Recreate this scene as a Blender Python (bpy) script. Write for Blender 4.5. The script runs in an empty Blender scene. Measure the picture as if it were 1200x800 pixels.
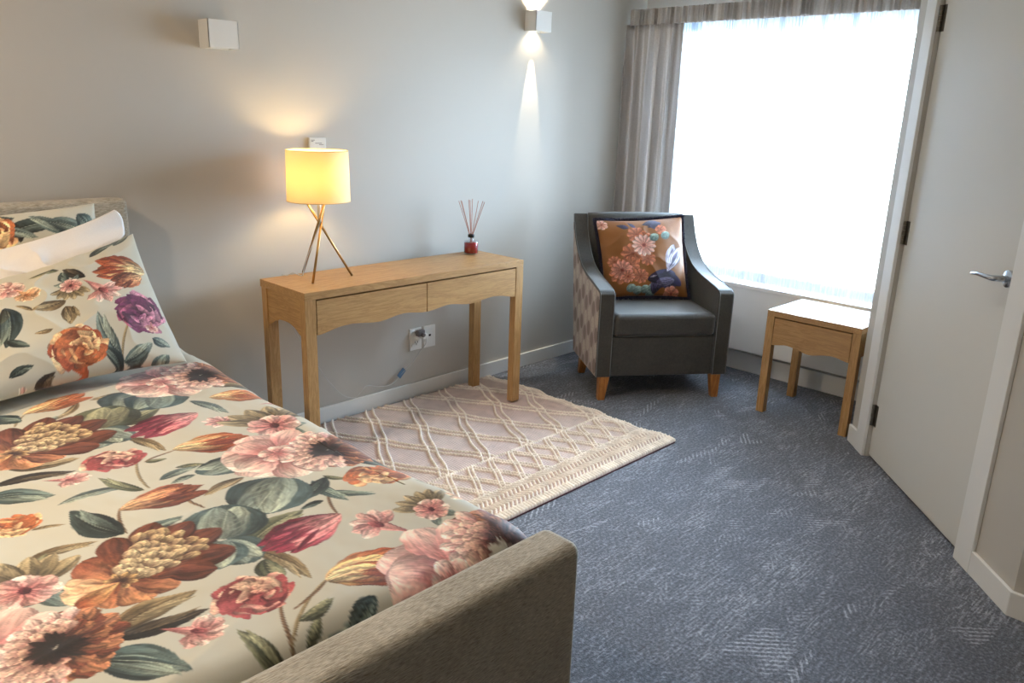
import bpy, bmesh, math, random
import numpy as np
from mathutils import Vector, Matrix

random.seed(7)
RNG = np.random.RandomState(11)
PI = math.pi
COL = bpy.context.scene.collection

# ------------------------------------------------------------------ basics
def lin1(c):
    c = c / 255.0
    return c / 12.92 if c <= 0.04045 else ((c + 0.055) / 1.055) ** 2.4

def rgb(r, g, b):
    return (lin1(r), lin1(g), lin1(b), 1.0)

def link(o, parent=None):
    COL.objects.link(o)
    if parent is not None:
        o.parent = parent
    return o

def tag(o, label=None, cat=None, group=None, kind=None):
    if label: o['label'] = label
    if cat: o['category'] = cat
    if group: o['group'] = group
    if kind: o['kind'] = kind
    return o

def thing(name, label, cat, loc=(0, 0, 0), rz=0.0, group=None):
    o = bpy.data.objects.new(name, None)
    o.empty_display_size = 0.1
    o.location = loc
    o.rotation_euler = (0, 0, rz)
    link(o)
    return tag(o, label, cat, group)

def smooth(me, on=True):
    me.polygons.foreach_set('use_smooth', [on] * len(me.polygons))

def obj(name, bm, mat, parent=None, shade=False, bevel=0.0, seg=2, subsurf=0):
    me = bpy.data.meshes.new(name)
    bmesh.ops.recalc_face_normals(bm, faces=bm.faces)
    bm.to_mesh(me); bm.free()
    if mat is not None:
        me.materials.append(mat)
    o = bpy.data.objects.new(name, me)
    link(o, parent)
    if shade or bevel:
        smooth(me)
    if bevel:
        m = o.modifiers.new('bevel', 'BEVEL'); m.width = bevel; m.segments = seg
        m.limit_method = 'ANGLE'; m.angle_limit = math.radians(35)
        m.harden_normals = True
    if subsurf:
        m = o.modifiers.new('sub', 'SUBSURF'); m.levels = subsurf; m.render_levels = subsurf
    return o

def box(bm, x0, x1, y0, y1, z0, z1):
    vs = [bm.verts.new(p) for p in ((x0,y0,z0),(x1,y0,z0),(x1,y1,z0),(x0,y1,z0),(x0,y0,z1),(x1,y0,z1),(x1,y1,z1),(x0,y1,z1))]
    for f in ((0,3,2,1),(4,5,6,7),(0,1,5,4),(1,2,6,5),(2,3,7,6),(3,0,4,7)):
        bm.faces.new([vs[i] for i in f])

def prism(bm, poly, axis_a, axis_b, axis_n, d0, d1, origin=(0, 0, 0)):
    """extrude a 2D polygon (a,b) between d0 and d1 along n"""
    A, B, N, O = Vector(axis_a), Vector(axis_b), Vector(axis_n), Vector(origin)
    lo = [bm.verts.new(O + A * p[0] + B * p[1] + N * d0) for p in poly]
    hi = [bm.verts.new(O + A * p[0] + B * p[1] + N * d1) for p in poly]
    bm.faces.new(lo[::-1]); bm.faces.new(hi)
    n = len(poly)
    for i in range(n):
        bm.faces.new((lo[i], lo[(i + 1) % n], hi[(i + 1) % n], hi[i]))

def frame_for(d):
    d = d.normalized()
    a = Vector((0, 0, 1)) if abs(d.z) < 0.9 else Vector((1, 0, 0))
    u = d.cross(a).normalized(); v = d.cross(u).normalized()
    return u, v

def tube(bm, pts, r, n=10, cap=True):
    """tube through pts, r a number or one per point"""
    pts = [Vector(p) for p in pts]
    rs = r if isinstance(r, (list, tuple)) else [r] * len(pts)
    rings = []; u = None
    for i, p in enumerate(pts):
        d = (pts[min(i + 1, len(pts) - 1)] - pts[max(i - 1, 0)]).normalized()
        if u is None:
            u, v = frame_for(d)
        else:
            u = (u - d * u.dot(d)).normalized(); v = d.cross(u)
        rings.append([bm.verts.new(p + (u * math.cos(2*PI*k/n) + v * math.sin(2*PI*k/n)) * rs[i]) for k in range(n)])
    for a, b in zip(rings, rings[1:]):
        for k in range(n):
            bm.faces.new((a[k], a[(k+1) % n], b[(k+1) % n], b[k]))
    if cap:
        bm.faces.new(rings[0][::-1]); bm.faces.new(rings[-1])

def lathe(bm, prof, origin=(0, 0, 0), n=48, axis='z'):
    """revolve (r, h) profile"""
    O = Vector(origin); rings = []
    for r, h in prof:
        if r < 1e-6:
            rings.append([bm.verts.new(O + Vector((0, 0, h)))])
        else:
            rings.append([bm.verts.new(O + Vector((r*math.cos(2*PI*k/n), r*math.sin(2*PI*k/n), h))) for k in range(n)])
    for a, b in zip(rings, rings[1:]):
        for k in range(n):
            k2 = (k + 1) % n
            if len(a) == 1 and len(b) == 1: continue
            if len(a) == 1: bm.faces.new((a[0], b[k], b[k2]))
            elif len(b) == 1: bm.faces.new((a[k], a[k2], b[0]))
            else: bm.faces.new((a[k], a[k2], b[k2], b[k]))

def spline(pts, n=8):
    pts = [Vector(p) for p in pts]; out = []
    P = [pts[0] * 2 - pts[1]] + pts + [pts[-1] * 2 - pts[-2]]
    for i in range(1, len(P) - 2):
        for k in range(n):
            t = k / n
            a, b, c, d = P[i-1], P[i], P[i+1], P[i+2]
            out.append(0.5 * ((2*b) + (c-a)*t + (2*a-5*b+4*c-d)*t*t + (3*b-a-3*c+d)*t*t*t))
    out.append(pts[-1])
    return out

def gridmesh(name, P, mat, parent=None, colors=None, wrap_u=False, extra=None, sm=True):
    """P (nu,nv,3) numpy -> quad mesh object; colors (nu,nv,3) sRGB 0..1 stored as colour attribute 'print'"""
    nu, nv = P.shape[:2]
    me = bpy.data.meshes.new(name)
    me.vertices.add(nu * nv)
    me.vertices.foreach_set('co', P.reshape(-1).astype(np.float32))
    i = np.arange(nu if wrap_u else nu - 1)[:, None]; j = np.arange(nv - 1)[None, :]
    i2 = (i + 1) % nu
    q = np.stack([i * nv + j, i2 * nv + j, i2 * nv + j + 1, i * nv + j + 1], -1).reshape(-1)
    nf = len(q) // 4
    me.loops.add(nf * 4); me.loops.foreach_set('vertex_index', q.astype(np.int32))
    me.polygons.add(nf)
    me.polygons.foreach_set('loop_start', (np.arange(nf) * 4).astype(np.int32))
    me.update(calc_edges=True)
    if colors is not None:
        a = me.color_attributes.new('print', 'FLOAT_COLOR', 'POINT')
        c = np.clip(colors.reshape(-1, 3), 0, 1)
        c = np.where(c <= 0.04045, c / 12.92, ((c + 0.055) / 1.055) ** 2.4)
        a.data.foreach_set('color', np.concatenate([c, np.ones((len(c), 1))], 1).astype(np.float32).reshape(-1))
    if sm: smooth(me)
    me.materials.append(mat)
    o = bpy.data.objects.new(name, me)
    link(o, parent)
    return o

# ------------------------------------------------------------------ noise
NG = RNG.rand(256, 256)
def vnoise(x, y):
    xi = np.floor(x).astype(int); yi = np.floor(y).astype(int)
    fx = x - xi; fy = y - yi
    fx = fx*fx*(3-2*fx); fy = fy*fy*(3-2*fy)
    a = NG[xi & 255, yi & 255]; b = NG[(xi+1) & 255, yi & 255]
    c = NG[xi & 255, (yi+1) & 255]; d = NG[(xi+1) & 255, (yi+1) & 255]
    return (a*(1-fx)+b*fx)*(1-fy) + (c*(1-fx)+d*fx)*fy
def fbm(x, y, o=4):
    s = 0; a = .5
    for k in range(o):
        s = s + a * vnoise(x * 2**k + 17*k, y * 2**k + 31*k); a *= .5
    return s

# ------------------------------------------------------------------ materials
class Nodes:
    def __init__(self, name):
        self.m = bpy.data.materials.new(name); self.m.use_nodes = True
        self.t = self.m.node_tree; self.b = self.t.nodes['Principled BSDF']
        self.out = self.t.nodes['Material Output']
    def n(self, kind, **kw):
        nd = self.t.nodes.new(kind)
        for k, v in kw.items():
            if k in nd.inputs: nd.inputs[k].default_value = v
            else: setattr(nd, k, v)
        return nd
    def l(self, a, b): self.t.links.new(a, b)
    def coords(self, scale=(1, 1, 1), rot=(0, 0, 0), src='Object'):
        tc = self.n('ShaderNodeTexCoord'); mp = self.n('ShaderNodeMapping')
        mp.inputs['Scale'].default_value = scale; mp.inputs['Rotation'].default_value = rot
        self.l(tc.outputs[src], mp.inputs['Vector']); return mp.outputs['Vector']
    def noise(self, vec, scale=5, detail=4, rough=.55, dist=0):
        nd = self.n('ShaderNodeTexNoise'); nd.inputs['Scale'].default_value = scale
        nd.inputs['Detail'].default_value = detail; nd.inputs['Roughness'].default_value = rough
        nd.inputs['Distortion'].default_value = dist
        if vec is not None: self.l(vec, nd.inputs['Vector'])
        return nd.outputs['Fac']
    def ramp(self, fac, stops):
        nd = self.n('ShaderNodeValToRGB'); cr = nd.color_ramp
        while len(cr.elements) < len(stops): cr.elements.new(0.5)
        for e, (p, c) in zip(cr.elements, stops):
            e.position = p; e.color = c
        self.l(fac, nd.inputs['Fac']); return nd.outputs['Color']
    def math(self, op, a, b=None, c=None, clamp=False):
        nd = self.n('ShaderNodeMath'); nd.operation = op; nd.use_clamp = clamp
        for i, v in enumerate((a, b, c)):
            if v is None: continue
            if isinstance(v, (int, float)): nd.inputs[i].default_value = v
            else: self.l(v, nd.inputs[i])
        return nd.outputs[0]
    def mix(self, f, a, b, mode='MIX'):
        nd = self.n('ShaderNodeMix'); nd.data_type = 'RGBA'; nd.blend_type = mode
        for s, v in ((nd.inputs[0], f), (nd.inputs[6], a), (nd.inputs[7], b)):
            if isinstance(v, (int, float, tuple)): s.default_value = v
            else: self.l(v, s)
        return nd.outputs[2]
    def bump(self, h, strength=.3, dist=.01):
        nd = self.n('ShaderNodeBump'); nd.inputs['Strength'].default_value = strength
        nd.inputs['Distance'].default_value = dist
        self.l(h, nd.inputs['Height']); self.l(nd.outputs[0], self.b.inputs['Normal'])
    def set(self, color=None, rough=.5, metal=0, sheen=0, spec=None, coat=0):
        if color is not None:
            if isinstance(color, tuple): self.b.inputs['Base Color'].default_value = color
            else: self.l(color, self.b.inputs['Base Color'])
        self.b.inputs['Roughness'].default_value = rough
        self.b.inputs['Metallic'].default_value = metal
        self.b.inputs['Sheen Weight'].default_value = sheen
        self.b.inputs['Sheen Roughness'].default_value = .4
        self.b.inputs['Coat Weight'].default_value = coat
        if spec is not None: self.b.inputs['Specular IOR Level'].default_value = spec
        return self.m

def paint_mat(name, col, rough=.55, bump=.05, scale=180):
    k = Nodes(name); v = k.coords()
    n1 = k.noise(v, 3, 3); c = k.mix(k.math('MULTIPLY', n1, .08), col, tuple(x*.85 for x in col[:3]) + (1,))
    k.bump(k.noise(v, scale, 3), bump, .002)
    return k.set(c, rough)

def plain_mat(name, col, rough=.4, metal=0, coat=0):
    k = Nodes(name); v = k.coords()
    c = k.mix(k.math('MULTIPLY', k.noise(v, 40, 3), .12), col, tuple(x*.8 for x in col[:3]) + (1,))
    return k.set(c, rough, metal, coat=coat)

def wood_mat(name, axis, light=(200, 160, 108), dark=(158, 116, 70), rough=.42):
    k = Nodes(name)
    sc = {'x': (1.2, 14, 14), 'y': (14, 1.2, 14), 'z': (14, 14, 1.2)}[axis]
    v = k.coords(sc)
    warp = k.noise(k.coords(tuple(s * .35 for s in sc)), 1.3, 2)
    g1 = k.noise(v, 2.2, 5, .6, 1.6)
    rings = k.math('FRACT', k.math('MULTIPLY', k.math('ADD', g1, k.math('MULTIPLY', warp, 1.4)), 5.0))
    rings = k.math('SMOOTH_MIN', rings, k.math('SUBTRACT', 1.15, rings), .3)
    f2 = k.noise(k.coords(tuple(s * 9 for s in sc)), 2.5, 3, .7)
    fac = k.math('ADD', k.math('MULTIPLY', rings, .75), k.math('MULTIPLY', f2, .55))
    c = k.ramp(fac, [(.25, rgb(*dark)), (.62, rgb(*[int(a*.55+b*.45) for a, b in zip(light, dark)])), (.95, rgb(*light))])
    k.bump(f2, .12, .0015)
    return k.set(c, rough, spec=.4)

def cloth_mat(name, col_a, col_b, warp=(300, 300, 300), rough=.9, sheen=.2, bump=.5, mottling=.3):
    k = Nodes(name)
    n1 = k.noise(k.coords(warp), 1.0, 2, .6)
    n2 = k.noise(k.coords(), 7, 3)
    fac = k.math('ADD', k.math('MULTIPLY', n1, 1 - mottling), k.math('MULTIPLY', n2, mottling))
    c = k.ramp(fac, [(.3, col_a), (.7, col_b)])
    k.bump(n1, bump, .003)
    return k.set(c, rough, sheen=sheen)

def print_mat(name, rough=.7, sheen=.1, weave=900, bump=.12):
    k = Nodes(name)
    a = k.n('ShaderNodeAttribute', attribute_name='print')
    k.bump(k.noise(k.coords((weave, weave, weave)), 1, 2), bump, .001)
    return k.set(a.outputs['Color'], rough, sheen=sheen)

# light levels
E_SKY = 72.0; E_LAMP = 135.0; E_BEAM = 44.0; E_DOWN = 3.4; E_UP = 15.0; EXPOSURE = 0.0
CEIL_FILLS = [(-.6, -.9, 0, 40.0, (1.0, .78, .54), 'round ceiling fill light added out of view over the far side of the bed'), (.3, -1.6, 84, 52.0, (1.0, .93, .82), 'round ceiling fill light added out of view over the foot of the bed'), (2.4, -1.6, 92, 95.0, (1.0, .93, .86), 'round ceiling fill light added out of view over the carpet beside the rug')]

# ------------------------------------------------------------------ the flower print, painted petal by petal into a colour attribute
def C3(*v): return np.array(v, float) / 255.0
PAL = {
    'rust':    (C3(222,184,124), C3(158,78,44), C3(84,30,24), C3(236,212,162)),
    'brown':   (C3(190,128,90), C3(128,70,50), C3(62,28,26), C3(218,174,128)),
    'orange':  (C3(224,168,112), C3(186,106,62), C3(110,52,36), C3(240,204,150)),
    'magenta': (C3(206,130,128), C3(140,48,66), C3(70,20,36), C3(220,160,152)),
    'rose':    (C3(218,160,142), C3(160,78,78), C3(92,34,40), C3(232,196,166)),
    'plum':    (C3(168,92,116), C3(104,48,80), C3(52,20,42), C3(206,140,156)),
    'pink':    (C3(226,182,166), C3(192,112,108), C3(112,46,52), C3(244,220,202)),
    'peach':   (C3(236,196,154), C3(216,150,104), C3(160,96,62), C3(246,220,186)),
}
LEAF = {
    'dark':  (C3(62,74,70), C3(38,46,44), C3(132,142,128)),
    'black': (C3(58,48,38), C3(34,28,24), C3(112,96,72)),
    'teal':  (C3(112,126,118), C3(58,74,74), C3(158,168,150)),
    'slate': (C3(122,132,122), C3(74,88,86), C3(170,176,156)),
    'olive': (C3(126,124,96), C3(78,82,62), C3(164,160,124)),
    'tan':   (C3(148,128,94), C3(104,84,58), C3(178,160,124)),
    'plum':  (C3(78,52,62), C3(44,28,38), C3(140,110,112)),
    'brown': (C3(112,84,62), C3(74,52,40), C3(150,122,90)),
}

class Canvas:
    def __init__(self, U, V, base, aa=.0016):
        self.U = U.reshape(-1); self.V = V.reshape(-1)
        self.C = np.tile(base, (self.U.size, 1)).astype(float); self.aa = aa
        m = fbm(self.U*3+5, self.V*3+9, 3)[:, None]
        self.C *= .95 + .10 * m
        self.rs = np.random.RandomState(5)
    def sub(self, x, y, r):
        self.idx = np.nonzero((np.abs(self.U - x) < r) & (np.abs(self.V - y) < r))[0]
        self.u = self.U[self.idx]; self.v = self.V[self.idx]; self.c = self.C[self.idx].copy()
        return self.idx.size > 0
    def done(self): self.C[self.idx] = self.c
    def petal(self, bx, by, ang, L, W, col0, col1, dark, pk=.6, e2=.75, bend=0., frill=.0, vein=7., t0=0., vs=.16, edge=.75, opacity=1.):
        sd = self.rs.rand() * 60
        ca, sa = math.cos(ang), math.sin(ang)
        dx = self.u - bx; dy = self.v - by
        t = (dx*ca + dy*sa) / L; s = (-dx*sa + dy*ca) / (W*.5)
        k = np.nonzero((t > 0) & (t < 1.02) & (np.abs(s) < 2.2 + abs(bend)*2*L/W))[0]
        if k.size == 0: return
        t = t[k]; s = s[k] - bend * t*t * L / (W*.5)
        tt = np.clip(t, 1e-4, 1)
        e1 = math.log(.5) / math.log(pk)
        w = np.clip(np.sin(PI * tt**e1), 0, 1) ** e2
        if frill:
            w = w + frill * (vnoise(t*9 + sd, s*1.5 + sd) - .5) * 2 * tt
        d = w - np.abs(s)
        a = np.clip(d * W*.5 / self.aa, 0, 1) * np.clip((1.0 - t) * L / self.aa, 0, 1) * opacity
        q = s / (np.abs(w) + .02)
        nz = vnoise(t*5 + sd, q*4 + sd)
        vn = np.sin(q * vein + nz * 5 + sd)
        m = np.clip(t * 1.15 - .1 + .35 * (nz - .5), 0, 1)[:, None]
        c = col0 * (1-m) + col1 * m
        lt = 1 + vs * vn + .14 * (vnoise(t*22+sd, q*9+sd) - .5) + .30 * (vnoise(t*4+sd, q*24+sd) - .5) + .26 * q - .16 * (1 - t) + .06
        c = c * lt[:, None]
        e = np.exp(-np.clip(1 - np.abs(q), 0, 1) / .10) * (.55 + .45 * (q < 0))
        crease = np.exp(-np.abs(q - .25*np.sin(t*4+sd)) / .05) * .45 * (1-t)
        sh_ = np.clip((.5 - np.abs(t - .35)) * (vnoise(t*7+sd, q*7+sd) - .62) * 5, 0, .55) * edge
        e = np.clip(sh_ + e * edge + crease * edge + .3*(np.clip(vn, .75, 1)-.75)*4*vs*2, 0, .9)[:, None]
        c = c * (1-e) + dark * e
        a = a[:, None]
        self.c[k] = self.c[k] * (1-a) + c * a
    # --- motifs
    def leaf(self, bx, by, tx, ty, w, pal, heart=False):
        L = math.hypot(tx-bx, ty-by); A = math.atan2(ty-by, tx-bx)
        if not self.sub((bx+tx)/2, (by+ty)/2, L*1.1): return
        c0, c1, hi = LEAF[pal]; w = w * 1.18
        sgn = 1 if self.rs.rand() > .5 else -1
        if heart:
            self.petal(bx, by, A, L*1.04, L*w*1.08, c1, c1, c1*.7, pk=.42, e2=.55, vein=3, frill=.05)
            for s in (-1, 1):
                self.petal(bx, by, A + s*.16, L*.98, L*w*.52, c0 if s == sgn else hi*.85, hi if s == sgn else c0, c1, pk=.42, e2=.55, vein=9, vs=.12, frill=.08)
            for i in range(5):
                for s in (-1, 1):
                    self.petal(bx + math.cos(A)*L*(.1+.15*i), by + math.sin(A)*L*(.1+.15*i), A + s*.75, L*w*(.42-.05*i), L*.045, hi, c0, c1, vein=1, vs=.0, edge=.2, opacity=.55)
            self.petal(bx, by, A, L*.96, L*.03, hi, hi, c1, vein=1, vs=0, edge=.1)
        else:
            b = .26 * sgn
            A2 = A - b*.85
            self.petal(bx, by, A2, L*1.02, L*w, c1, c0, c1*.6, pk=.45, e2=.85, bend=b, vein=5, vs=.2, frill=.08)
            self.petal(bx, by, A2 + .09*sgn, L*.96, L*w*.48, c0, hi, c1, pk=.5, e2=.9, bend=b, vein=7, vs=.16)
            self.petal(bx, by, A2 - .05*sgn, L*.9, L*w*.2, c1*.8, c1, c1*.5, pk=.4, e2=.9, bend=b, vein=3)
            self.petal(bx, by, A2, L*.98, L*.035, hi, hi, c1, bend=b, vein=1, vs=0, edge=.1)
        self.done()
    def stem(self, bx, by, tx, ty, w, pal):
        L = math.hypot(tx-bx, ty-by)
        if not self.sub((bx+tx)/2, (by+ty)/2, L): return
        A = math.atan2(ty-by, tx-bx); c0, c1, hi = LEAF[pal]
        self.petal(bx, by, A+.25, L, .009, c0, c0, c1, pk=.5, e2=.25, bend=-.25, vein=1, vs=0)
        self.petal(bx, by, A+.25, L, .003, hi, hi, c0, pk=.5, e2=.25, bend=-.25, vein=1, vs=0, edge=.1)
        self.done()
    def tulip(self, bx, by, tx, ty, w, pal):
        L = math.hypot(tx-bx, ty-by); A = math.atan2(ty-by, tx-bx)
        if not self.sub((bx+tx)/2, (by+ty)/2, L*.95): return
        c0, c1, dk, hi = PAL[pal]
        J = lambda: (self.rs.rand()-.5)
        for i, (f, ln) in enumerate(((-1, .92), (1, .95), (-.6, 1.08), (.62, 1.04), (-.25, 1.0), (.25, 1.12), (0, .98))):
            self.petal(bx, by, A + f*w*.72 + .14*J(), L*ln, L*w*.52, c0 if i % 2 else c1, c1*.92, dk, pk=.60, e2=.78, bend=-f*w*.28, frill=.22, vein=8, vs=.26)
        for i, (f, ln) in enumerate(((-.75, .8), (.7, .84), (-.4, .9), (.42, .82), (.1, .78), (-.12, .66))):
            self.petal(bx, by, A + f*w*.72 + .14*J(), L*ln, L*w*.46, hi if i > 1 else c0, c0 if i % 2 else c1, dk, pk=.48, e2=.7, bend=-f*w*.3, frill=.2, vein=8, vs=.24)
        for i in range(5):
            f = J()*1.4
            self.petal(bx + math.cos(A+f*.3)*L*.35, by + math.sin(A+f*.3)*L*.35, A + f*w, L*.6, L*w*.13, c1, dk*1.3, dk, pk=.5, e2=1.1, frill=.2, opacity=.85)
        self.done()
    def rose(self, bx, by, tx, ty, w, pal):
        L = math.hypot(tx-bx, ty-by); A = math.atan2(ty-by, tx-bx)
        cx, cy = (bx+tx)/2, (by+ty)/2; R = L*.55
        if not self.sub(cx, cy, L): return
        c0, c1, dk, hi = PAL[pal]
        sq = w
        for ring, (rr, n) in enumerate(((1., 7), (.90, 6), (.72, 5), (.52, 4), (.34, 3), (.2, 3))):
            for i in range(n):
                a = 2*PI*(i + .5*(ring % 2))/n + ring*.7
                ca, sa = math.cos(a), math.sin(a)*sq
                ang = A + math.atan2(sa, ca); ln = R*rr*math.hypot(ca, sa)
                self.petal(cx - .06*R*math.cos(A)*ring, cy - .06*R*math.sin(A)*ring, ang, ln*1.02, R*rr*1.45*(.6+.4*sq),
                           dk if ring < 4 else c1, (hi, c1, c0, c1, hi)[(i+ring) % 5], dk, pk=.76, e2=.42, frill=.10, vein=4, vs=.12, bend=.18)
        self.done()
    def lily(self, bx, by, tx, ty, w, pal):
        L = math.hypot(tx-bx, ty-by); A = math.atan2(ty-by, tx-bx)
        if not self.sub((bx+tx)/2, (by+ty)/2, L*1.1): return
        c0, c1, dk, hi = PAL[pal]
        self.petal(bx, by, A, L*.85, L*.26, c1, c0, dk, pk=.75, e2=.6, vein=5)
        cx, cy = bx + math.cos(A)*L*.62, by + math.sin(A)*L*.62
        for i in range(6):
            a = A + (i - 2.5)*.62
            self.petal(cx - math.cos(a)*L*.08, cy - math.sin(a)*L*.08, a, L*.5, L*w*.5, c1, hi if i % 2 else c0, dk, pk=.6, e2=.8, frill=.25, vein=7, vs=.16, edge=.5)
        self.petal(cx - math.cos(A)*L*.1, cy - math.sin(A)*L*.1, A, L*.26, L*.16, dk, c1, dk*.6, pk=.5, e2=.6)
        self.done()
    def glad(self, bx, by, tx, ty, w, pal):
        L = max(.06, math.hypot(tx-bx, ty-by)); A = math.atan2(ty-by, tx-bx)
        if not self.sub(bx, by, L*2.4): return
        c0, c1, dk, hi = PAL[pal]; t0, t1, th = LEAF['tan']
        for f in (-.9, -.55, -.25, .1, .45, .8):
            self.petal(bx, by, A + f, L*1.15, L*.42, t1*.8, th, t1*.6, pk=.6, e2=.7, vein=6, vs=.25, bend=f*.1)
        for f in (-1.3, 1.3):
            self.petal(bx, by, A + PI + f*.35, L*.9, L*.35, LEAF['slate'][1], LEAF['slate'][0], LEAF['dark'][1], pk=.5)
        for i in range(7):
            a = A + PI/2 + 2*PI*i/7
            self.petal(bx, by, a, L*.55, L*.42, c1, hi if i % 2 else c0, dk, pk=.7, e2=.55, frill=.25, vein=6)
        self.petal(bx - L*.12*math.cos(A), by - L*.12*math.sin(A), A, L*.26, L*.2, dk*.6, dk, dk*.4, pk=.5, e2=.5)
        self.done()
    def dahlia(self, bx, by, tx, ty, w, pal):
        L = math.hypot(tx-bx, ty-by); A = math.atan2(ty-by, tx-bx)
        if not self.sub((bx+tx)/2, (by+ty)/2, L*1.7): return
        c0, c1, dk, hi = PAL['brown']; P = PAL['peach']; O = PAL['rust']
        for f, ln, wd, ca, cb in ((2.6, .62, .55, P[1], P[0]), (2.0, .6, .5, P[1], P[0]), (-2.6, .55, .4, O[1], c0), (-1.9, .62, .5, c0, P[1]),
                                  (-1.35, .7, .42, c1, c0), (1.35, .75, .5, c0, c1), (3.1, .6, .3, O[0], O[1])):
            self.petal(bx, by, A + f, L*ln, L*wd, ca, cb, dk, pk=.68, e2=.6, frill=.14, vein=6, vs=.15)
        for f, ln, wd in ((-.62, 1.30, .5), (.45, 1.3, .44), (-.2, 1.42, .46), (.12, 1.4, .40), (-.95, 1.05, .42), (.85, 1.05, .42)):
            self.petal(bx, by, A + f, L*ln, L*wd, c1, c1*.75, dk*.7, pk=.75, e2=.75, frill=.12, vein=7, vs=.2)
        rows = 9
        for r in range(rows):
            d = L * (1.0 - r / rows * .95); n = 6 if r < 5 else 5
            for i in range(n):
                f = (i - (n-1)/2) / n * (1.05 + .5*(r/rows)) + .06*(r % 2)
                ln = L*.27
                px = bx + math.cos(A + f)*(d - ln*.7); py = by + math.sin(A + f)*(d - ln*.7)*1.0
                m = .4 + .6*r/rows
                self.petal(px, py, A + f*.9 + .5*(self.rs.rand()-.5), ln*(.85+.5*self.rs.rand()), L*(.17+.07*self.rs.rand()), dk*.9, O[0]*.92*(1-m) + C3(236,216,172)*m, dk*.7, pk=.64, e2=.75, vein=6, vs=.16, edge=.9, frill=.12)
        for i in range(6):
            self.petal(bx, by, A + (i-2.5)*.8, L*.2, L*.11, dk*.8, O[0], dk, pk=.6)
        self.done()
    def peony(self, bx, by, tx, ty, w, pal):
        d = math.hypot(tx-bx, ty-by); A = math.atan2(ty-by, tx-bx); R = d * w
        if not self.sub((bx+tx)/2, (by+ty)/2, d*2.1): return
        c0, c1, dk, hi = PAL['pink']; b0, b1, bd, bh = PAL['brown']; J = lambda: self.rs.rand()-.5
        # brown ruffled half
        for i in range(22):
            f = (i/21 - .5) * 4.6
            self.petal(tx, ty, A + f + .1*J(), R*(.98+.16*J()), R*.36, bd, b0 if i % 3 else b1, bd, pk=.78, e2=.6, frill=.3, vein=9, vs=.26)
        for i in range(18):
            f = (i/17 - .5) * 4.4
            self.petal(tx, ty, A + f + .1*J(), R*(.74+.1*J()), R*.28, bd*.8, b1 if i % 2 else b0*.9, bd*.8, pk=.78, e2=.6, frill=.3, vein=9, vs=.26)
        # large pink petals
        for i, (f, ln, wd) in enumerate(((1.9, 1.12, 1.0), (-1.95, 1.1, 1.0), (2.8, 1.05, 1.05), (-2.7, 1.05, .95), (1.15, 1.28, .85), (-1.15, 1.28, .9), (2.3, .95, .9), (-2.3, .9, .9), (.7, 1.3, .6), (-.75, 1.3, .6))):
            self.petal(bx, by, A + f, R*ln, R*wd, c1*.95, C3(240,216,198) if i % 2 else C3(230,194,178), C3(140,72,70), pk=.70, e2=.42, frill=.12, vein=4, vs=.07, bend=.10*f/abs(f), edge=.6)
        # ruffles between
        for r, (rr, n) in enumerate(((.95, 11), (.78, 11), (.62, 10), (.48, 9))):
            for i in range(n):
                f = PI + ((i + .5*(r % 2))/(n-1) - .5) * 3.4
                px = tx + math.cos(A + f)*R*rr*.42; py = ty + math.sin(A + f)*R*rr*.42
                m = r/4
                self.petal(px, py, A + f + .2*J(), R*rr*(.62+.2*J()), R*.27, (c1*(1-m) + bd*m), hi*(1-m*.6) + b0*m*.6, dk*.8 + bd*.2, pk=.72, e2=.6, frill=.2, vein=5, vs=.14)
        for i in range(0 if pal == 'nc' else 22):
            self.petal(tx + .05*R*J(), ty + .05*R*J(), A + 2*PI*i/22, R*(.40+.30*J()), R*.15, bd*.35, bd*.7, bd*.3, pk=.6, vein=4, vs=.3)
        for i in range(5):
            self.petal(bx, by, A + 2*PI*i/5 + .4, R*.38, R*.34, c1*1.02, hi, c1*.8, pk=.66, e2=.5, frill=.1, vein=5, vs=.1, edge=.5)
        self.done()
    def run(self, items):
        order = {'stem': 0, 'leaf': 1, 'heart': 2}
        for it in sorted(items, key=lambda q: order.get(q[0], 3)):
            k, bx, by, tx, ty, w, p = it
            if k == 'heart': self.leaf(bx, by, tx, ty, w, p, True)
            else: getattr(self, k)(bx, by, tx, ty, w, p)

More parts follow.
